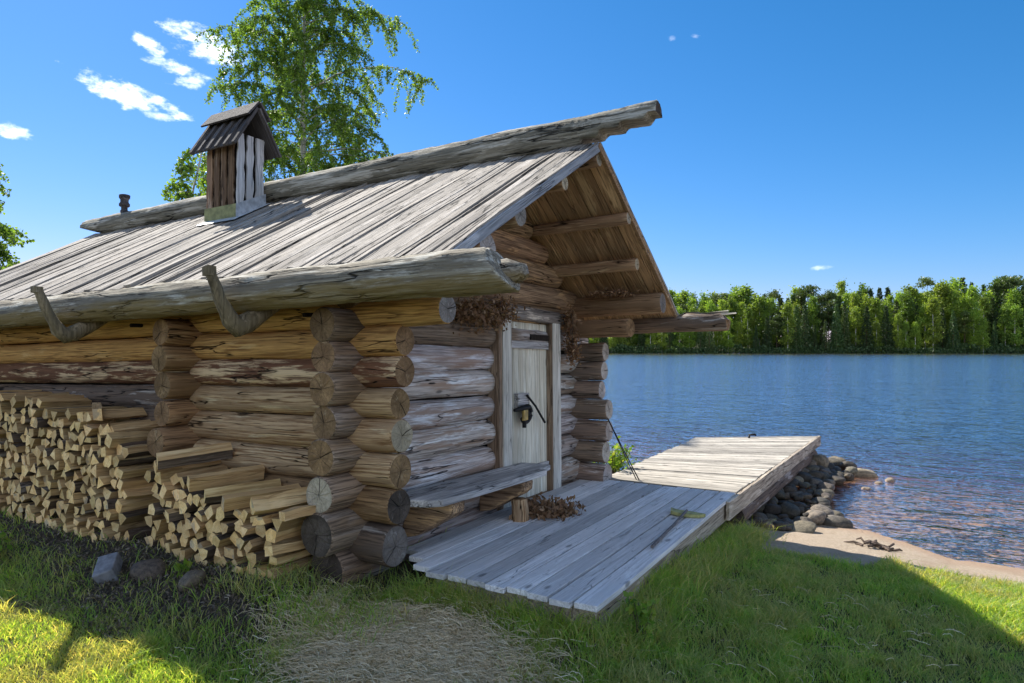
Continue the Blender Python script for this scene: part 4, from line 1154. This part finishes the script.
# straw
sx = np.concatenate([RNG.normal(.80, .31, 60000), RNG.uniform(-.3, 3.4, 900)]); sy = np.concatenate([RNG.normal(-.64, .19, 60000), RNG.uniform(-1.3, 1.8, 900)])
ok = ~((sx > .02) & (sx < 1.64) & (sy > .02)) & ~((sx < .0) & (sy > -.3)) & in_view(sx, sy)
sx, sy = sx[ok], sy[ok]; n = len(sx)
Lh = RNG.uniform(.012, .065, n); a = RNG.uniform(0, 6.28, n) * .6 + .4; cur = RNG.normal(0, .5, n); zz0 = RNG.uniform(.004, .05, n)
V = []; NSEG = 4
for i in range(NSEG + 1):
    t_ = i / NSEG - .5
    ang = a + cur * t_
    px = sx + np.cos(ang) * Lh * t_ * 2; py = sy + np.sin(ang) * Lh * t_ * 2
    pz = height(px, py) + zz0 + RNG.uniform(-.003, .006, n) + .012 * np.cos(t_ * 3)
    nxv, nyv = -np.sin(ang), np.cos(ang); wd = RNG.uniform(.0008, .0016, n)
    V.append(np.stack([px + nxv * wd, py + nyv * wd, pz], 1)); V.append(np.stack([px - nxv * wd, py - nyv * wd, pz + .002], 1))
V = np.stack(V, 1).reshape(-1, 3); b = (np.arange(n) * (2 * NSEG + 2))[:, None]
F = np.concatenate([b + np.array([2 * i, 2 * i + 1, 2 * i + 3, 2 * i + 2]) for i in range(NSEG)], 1).ravel()
tag(np_mesh('dry_straw', V, F, np.full(n * NSEG, 4), M['straw']), kind='stuff')
# litter in the dirt under the woodpiles
lx = RNG.uniform(-5.2, .3, 30000); ly = RNG.uniform(-1.3, -.3, 30000)
c = np.stack([lx, ly, height(lx, ly) + RNG.uniform(0, .02, len(lx))], 1)
v, f, cn = leaf_quads(c, .028, aspect=.4)
tag(np_mesh('ground_litter', v, f, cn, M['litter']), kind='stuff')
mb = MB()
for (x, y, l, a) in [(-1.28, -1.0, .16, 1.1), (-2.75, -.95, .12, .1), (2.3, .3, .22, .6), (2.6, .9, .2, .2), (2.0, -.1, .25, .3)]:
    pass

def bush(name, label, base, n_stem, hgt, spread, nleaf, size, mat, cat='shrub', seed=0):
    rg = np.random.default_rng(seed); e = empty(name, base); tag(e, label, cat)
    mb = MB(); C = []
    for k in range(n_stem):
        a = rg.uniform(0, 6.28); s = rg.uniform(.2, 1) * spread; hh = hgt * rg.uniform(.6, 1)
        p = [(0.02 * math.cos(a), .02 * math.sin(a), 0), (s * .4 * math.cos(a), s * .4 * math.sin(a), hh * .55), (s * math.cos(a), s * math.sin(a), hh)]
        mb.tube(p, [.006 * hgt * 2, .004 * hgt * 2, .0015], 4); P = np.array(p)
        for j in range(nleaf // n_stem):
            u = rg.uniform(.2, 1); q_ = P[0] * (1 - u) + P[2] * u if rg.random() < .3 else (P[1] * (1 - u) + P[2] * u)
            C.append(q_ + rg.normal(size=3) * hgt * .05)
    mb.build('stems', M['twig'], e)
    v, f, cn = leaf_quads(np.array(C), size, rng=rg); np_mesh('leaves', v, f, cn, M[mat], e)
    return e
bush('leafy_shrub', 'bright green leafy shrub growing beside the jetty behind the cabin corner', (.06, 4.15, hz(.06, 4.15)), 16, .62, .30, 620, .05, 'bush_leaf', seed=3)
bush('leafy_shrub', 'smaller green weed at the jetty edge further out', (.02, 4.75, -.62), 8, .55, .22, 220, .04, 'bush_leaf', seed=4)
bush('yellow_weed', 'yellow-green sunlit grass tuft at the lower left edge', (-2.85, -1.02, hz(-2.85, -1.02)), 14, .22, .12, 160, .05, 'bush_leaf', 'weed', seed=6)
bush('broad_weed', 'small bright broad-leaved weed in the dirt below the firewood', (-1.02, -.66, hz(-1.02, -.66)), 4, .08, .05, 14, .06, 'bush_leaf', 'weed', seed=7)
bush('nettle_weed', 'leafy green weed standing in the grass right of the deck front corner', (1.86, .12, hz(1.86, .12)), 9, .26, .10, 130, .045, 'bush_leaf', 'weed', seed=8)

# ---------------------------------------------------------------- trees
def weeping_tree(name, label, base, H, r_tr, nprim, crown0, spread, leaves, size, seed, mat='birch_leaf', cat='birch', droop=1.0, lean=(0, 0), bias=None, extra=None):
    rg = np.random.default_rng(seed); e = empty(name, base); tag(e, label, cat)
    tr_ = MB(); N_ = 12
    tp = [Vector((lean[0] * (i / N_) ** 1.3 + .12 * math.sin(i * .9 + seed), lean[1] * (i / N_) + .10 * math.sin(i * .7 + 2 * seed), H * i / N_)) for i in range(N_ + 1)]
    tr_.tube(tp, [r_tr * (1 - .93 * (i / N_)) + .01 for i in range(N_ + 1)], 9, noise=.03)
    tw = MB(); C = []; D = []
    def trunk(z):
        k = min(N_ - 1, int(z / H * N_)); u = z / H * N_ - k
        return tp[k].lerp(tp[k + 1], u)
    prim = []
    for i in range(nprim):
        f = (i + rg.uniform(0, 1)) / nprim; z = H * (crown0 + (1 - crown0) * f) * .98
        a = i * 2.399 + rg.uniform(-.5, .5); L = spread * (1 - .72 * f ** 1.3) * rg.uniform(.55, 1.1)
        prim.append((z, a, L))
    if extra: prim += extra
    for z, a, L in prim:
        p = trunk(z); el = rg.uniform(.35, .75)
        pts = [p]
        d = Vector((math.cos(a), math.sin(a), el * 1.5)).normalized()
        n = 7
        for k in range(n):
            d = (d + Vector((rg.normal() * .12, rg.normal() * .12, -.24 * droop))).normalized()
            pts.append(pts[-1] + d * L * 1.15 / n)
        rb = r_tr * .22 * (L / spread)
        tr_.tube(pts, [max(.006, rb * (1 - k / (n + .5))) for k in range(n + 1)], 5, caps=False)
        # hanging twigs
        ntw = int(10 * L / spread * 2.2) + 3
        for q_ in range(ntw):
            u = rg.uniform(.22, 1) ** .8 * (n - .01); k = int(u); s = pts[k].lerp(pts[k + 1], u - k)
            ang = rg.uniform(0, 6.28); l = rg.uniform(.35, 1.1) * (spread * .33)
            dd = Vector((math.cos(ang) * .8, math.sin(ang) * .8, .25 - .6 * droop * rg.random()))
            seg = [s]
            for j in range(5):
                dd = (dd + Vector((rg.normal() * .12, rg.normal() * .12, -.42 * droop))).normalized(); seg.append(seg[-1] + dd * l / 5)
            tw.tube(seg, [.007, .006, .005, .004, .003, .002], 3, caps=False)
            nl = max(4, int(l * leaves))
            uu = rg.uniform(0.05, 5, nl)
            for t_ in uu:
                j = min(4, int(t_)); pp = seg[j].lerp(seg[j + 1], t_ - j)
                C.append((pp.x + rg.normal() * .035, pp.y + rg.normal() * .035, pp.z + rg.normal() * .035))
    tr_.build('trunk', M['birch_bark'], e)
    tw.build('twigs', M['twig'], e)
    C = np.array(C)
    v, f, cn = leaf_quads(C, size, rng=rg, aspect=.75, droop=.5 * droop)
    np_mesh('crown', v, f, cn, M[mat], e)
    print(name, len(C), 'leaves')
    return e
def base_at(px, depth): 
    p = ground_dir((px - 512) / 682.7, depth); p.z = hz(p.x, p.y); return p
b_ = base_at(303, 22)
weeping_tree('birch_tree', 'tall weeping birch rising behind the cabin roof', b_, 15.2, .17, 104, .22, 3.9, 96, .074, 5, droop=.85, extra=[(12.4, .55, 3.1), (10.2, .60, 3.9), (8.2, .62, 4.3), (11.6, .8, 2.7), (11.2, 3.67, 3.2), (9.4, 3.5, 3.6), (12.6, 3.9, 2.6), (13.2, .3, 2.2)])
b_ = base_at(196, 15)
weeping_tree('young_birch', 'young birch whose twigs show behind the smoke hood', b_, 6.3, .06, 26, .3, 1.25, 60, .085, 9)
b_ = base_at(150, 17)
weeping_tree('low_sapling', 'low sapling whose leaf tips peek over the ridge log left of the hood', b_, 5.0, .05, 14, .35, .8, 30, .07, 12)
b_ = base_at(-62, 21)
weeping_tree('leafy_tree', 'leafy tree cut off by the left edge of the picture', b_, 9.3, .14, 84, .14, 3.3, 80, .11, 14, cat='tree', droop=.6)

# far bank: a few kinds of tree, each copied
def far_crown(kind, seed):
    rg = np.random.default_rng(seed); C = []; sz = .55
    if kind == 'birch':
        n = 4100
        for cidx in range(34):
            f = rg.uniform(.12, 1); rmax = .185 * min(1, (f - .05) / .25) * (1.02 - f) ** .62
            a = rg.uniform(0, 6.28); r = rmax * rg.uniform(.3, 1); c = np.array([r * math.cos(a), r * math.sin(a), f])
            C.append(c + rg.normal(size=(n // 34, 3)) * np.array([.034, .034, .030]))
        sz = .026
    elif kind == 'spruce':
        for tier in range(22):
            f = tier / 22; z = .06 + .94 * f; rr = .15 * (1 - f) ** .85 + .006
            m = int(190 * (1 - f * .75)); a = rg.uniform(0, 6.28, m); u = rg.uniform(.1, 1, m) ** .6
            arms = np.round(a / .7) * .7 + rg.normal(0, .12, m)
            C.append(np.stack([rr * u * np.cos(arms), rr * u * np.sin(arms), z - .045 * u + rg.normal(0, .006, m)], 1))
        sz = .025
    else:
        for cidx in range(26):
            f = rg.uniform(.38, 1) ** .8; rmax = .17 * math.sin(math.pi * min(1, (f - .25) * 1.25)) + .03
            a = rg.uniform(0, 6.28); r = rmax * rg.uniform(.3, 1); c = np.array([r * math.cos(a), r * math.sin(a), f])
            C.append(c + rg.normal(size=(120, 3)) * np.array([.040, .040, .018]))
        sz = .025
    C = np.concatenate(C); return leaf_quads(C, sz, rng=rg, aspect=.8)
FAR = {'birch': [], 'spruce': [], 'pine': []}
for kd, mt, nv in (('birch', 'far_birch', 3), ('spruce', 'far_spruce', 3), ('pine', 'far_pine', 3)):
    for s_ in range(nv):
        v, f, cn = far_crown(kd, s_ * 5 + len(kd))
        o = np_mesh('crown', v, f, cn, M[mt]); me = o.data; bpy.data.objects.remove(o)
        mb = MB(); mb.tube([(0, 0, 0), (.004, .003, .4), (0, 0, .93)], [.011, .008, .002], 6)
        o2 = mb.build('trunk', M['birch_bark' if kd == 'birch' else 'pine_bark']); me2 = o2.data; bpy.data.objects.remove(o2)
        FAR[kd].append((me, me2))
SKX = [600, 673, 700, 724, 745, 761, 780, 796, 808, 822, 831, 840, 872, 888, 899, 912, 925, 948, 957, 969, 980, 991, 1007, 1024, 1100]
SKY = [300, 294, 293, 295, 293, 292, 293, 289, 290, 297, 289, 290, 288, 285, 290, 283, 287, 281, 287, 277, 280, 283, 278, 280, 280]
random.seed(77)
LAB = {'birch': 'pale green leafy tree in the wood across the lake', 'spruce': 'dark pointed spruce in the wood across the lake', 'pine': 'dull green pine in the wood across the lake'}
ft = 0
for row in range(4):
    dep = 250 + row * 8
    px = 470 + R(0, 8)
    while px < 1230:
        lat = (px - 512) / 682.7; d_ = dep + R(-2.5, 2.5); p = ground_dir(lat, d_); p.z = hz(p.x, p.y) - .1
        top = float(np.interp(px, SKX, SKY)) + R(-2.0, 5)
        Hf = (348 - top) / 682.7 * d_ + CAM.z - p.z
        if row == 0: Hf *= R(.45, .82)
        elif row == 1: Hf *= R(.7, .95)
        elif row == 3 or R(0, 1) < .25: Hf *= R(.98, 1.10)
        else: Hf *= R(.82, 1.0)
        bl = vnoise(np.array([px / 60.]), np.array([row * .7]), 5)[0]
        u = R(0, 1)
        if row <= 1: kd = 'birch' if u < .42 else ('pine' if u < .62 else 'spruce')
        else: kd = 'birch' if u < .10 + .35 * bl else ('spruce' if u < .86 else 'pine')
        if px < 760 and u < .7: kd = 'birch'
        me, me2 = random.choice(FAR[kd])
        e = empty(kd + '_tree', p); e.rotation_euler = (0, 0, R(0, 6.28)); wsc = Hf * {'birch': R(.85, 1.2), 'spruce': R(.9, 1.2), 'pine': R(.85, 1.15)}[kd]; e.scale = (wsc, wsc, Hf)
        tag(e, LAB[kd], kd + ' tree', kd + ' trees along the far shore')
        v_ = R(.6, 1.3)
        for nm, m_ in (('crown', me), ('trunk', me2)):
            o = bpy.data.objects.new(nm, m_); COL.objects.link(o); o.parent = e; o.color = (v_ * R(.9, 1.12), v_, v_ * R(.85, 1.05), 1)
        ft += 1
        px += R(7, 12) if row < 4 else R(7, 11)
print('far trees', ft)
# low bushes along the far waterline: one mass
n = 30000; pxs = RNG.uniform(450, 1250, n); ds = RNG.uniform(246, 252, n)
X_ = CAM.x + FH.x * ds + RT.x * (pxs - 512) / 682.7 * ds; Y_ = CAM.y + FH.y * ds + RT.y * (pxs - 512) / 682.7 * ds
hh = (1.0 + 3.0 * vnoise(pxs / 9, ds / 5, 6)) * RNG.uniform(0, 1, n)
v, f, cn = leaf_quads(np.stack([X_, Y_, height(X_, Y_) + hh], 1), .6, aspect=.8)
tag(np_mesh('shore_undergrowth', v, f, cn, M['far_spruce']), kind='stuff')

# ---------------------------------------------------------------- render settings
SC.render.engine = 'CYCLES'
SC.view_settings.view_transform = 'Standard'; SC.view_settings.look = 'None'
SC.view_settings.exposure = 0.92; SC.view_settings.gamma = 1; SC.view_settings.use_curve_mapping = False
SC.cycles.max_bounces = 8; SC.cycles.transparent_max_bounces = 12
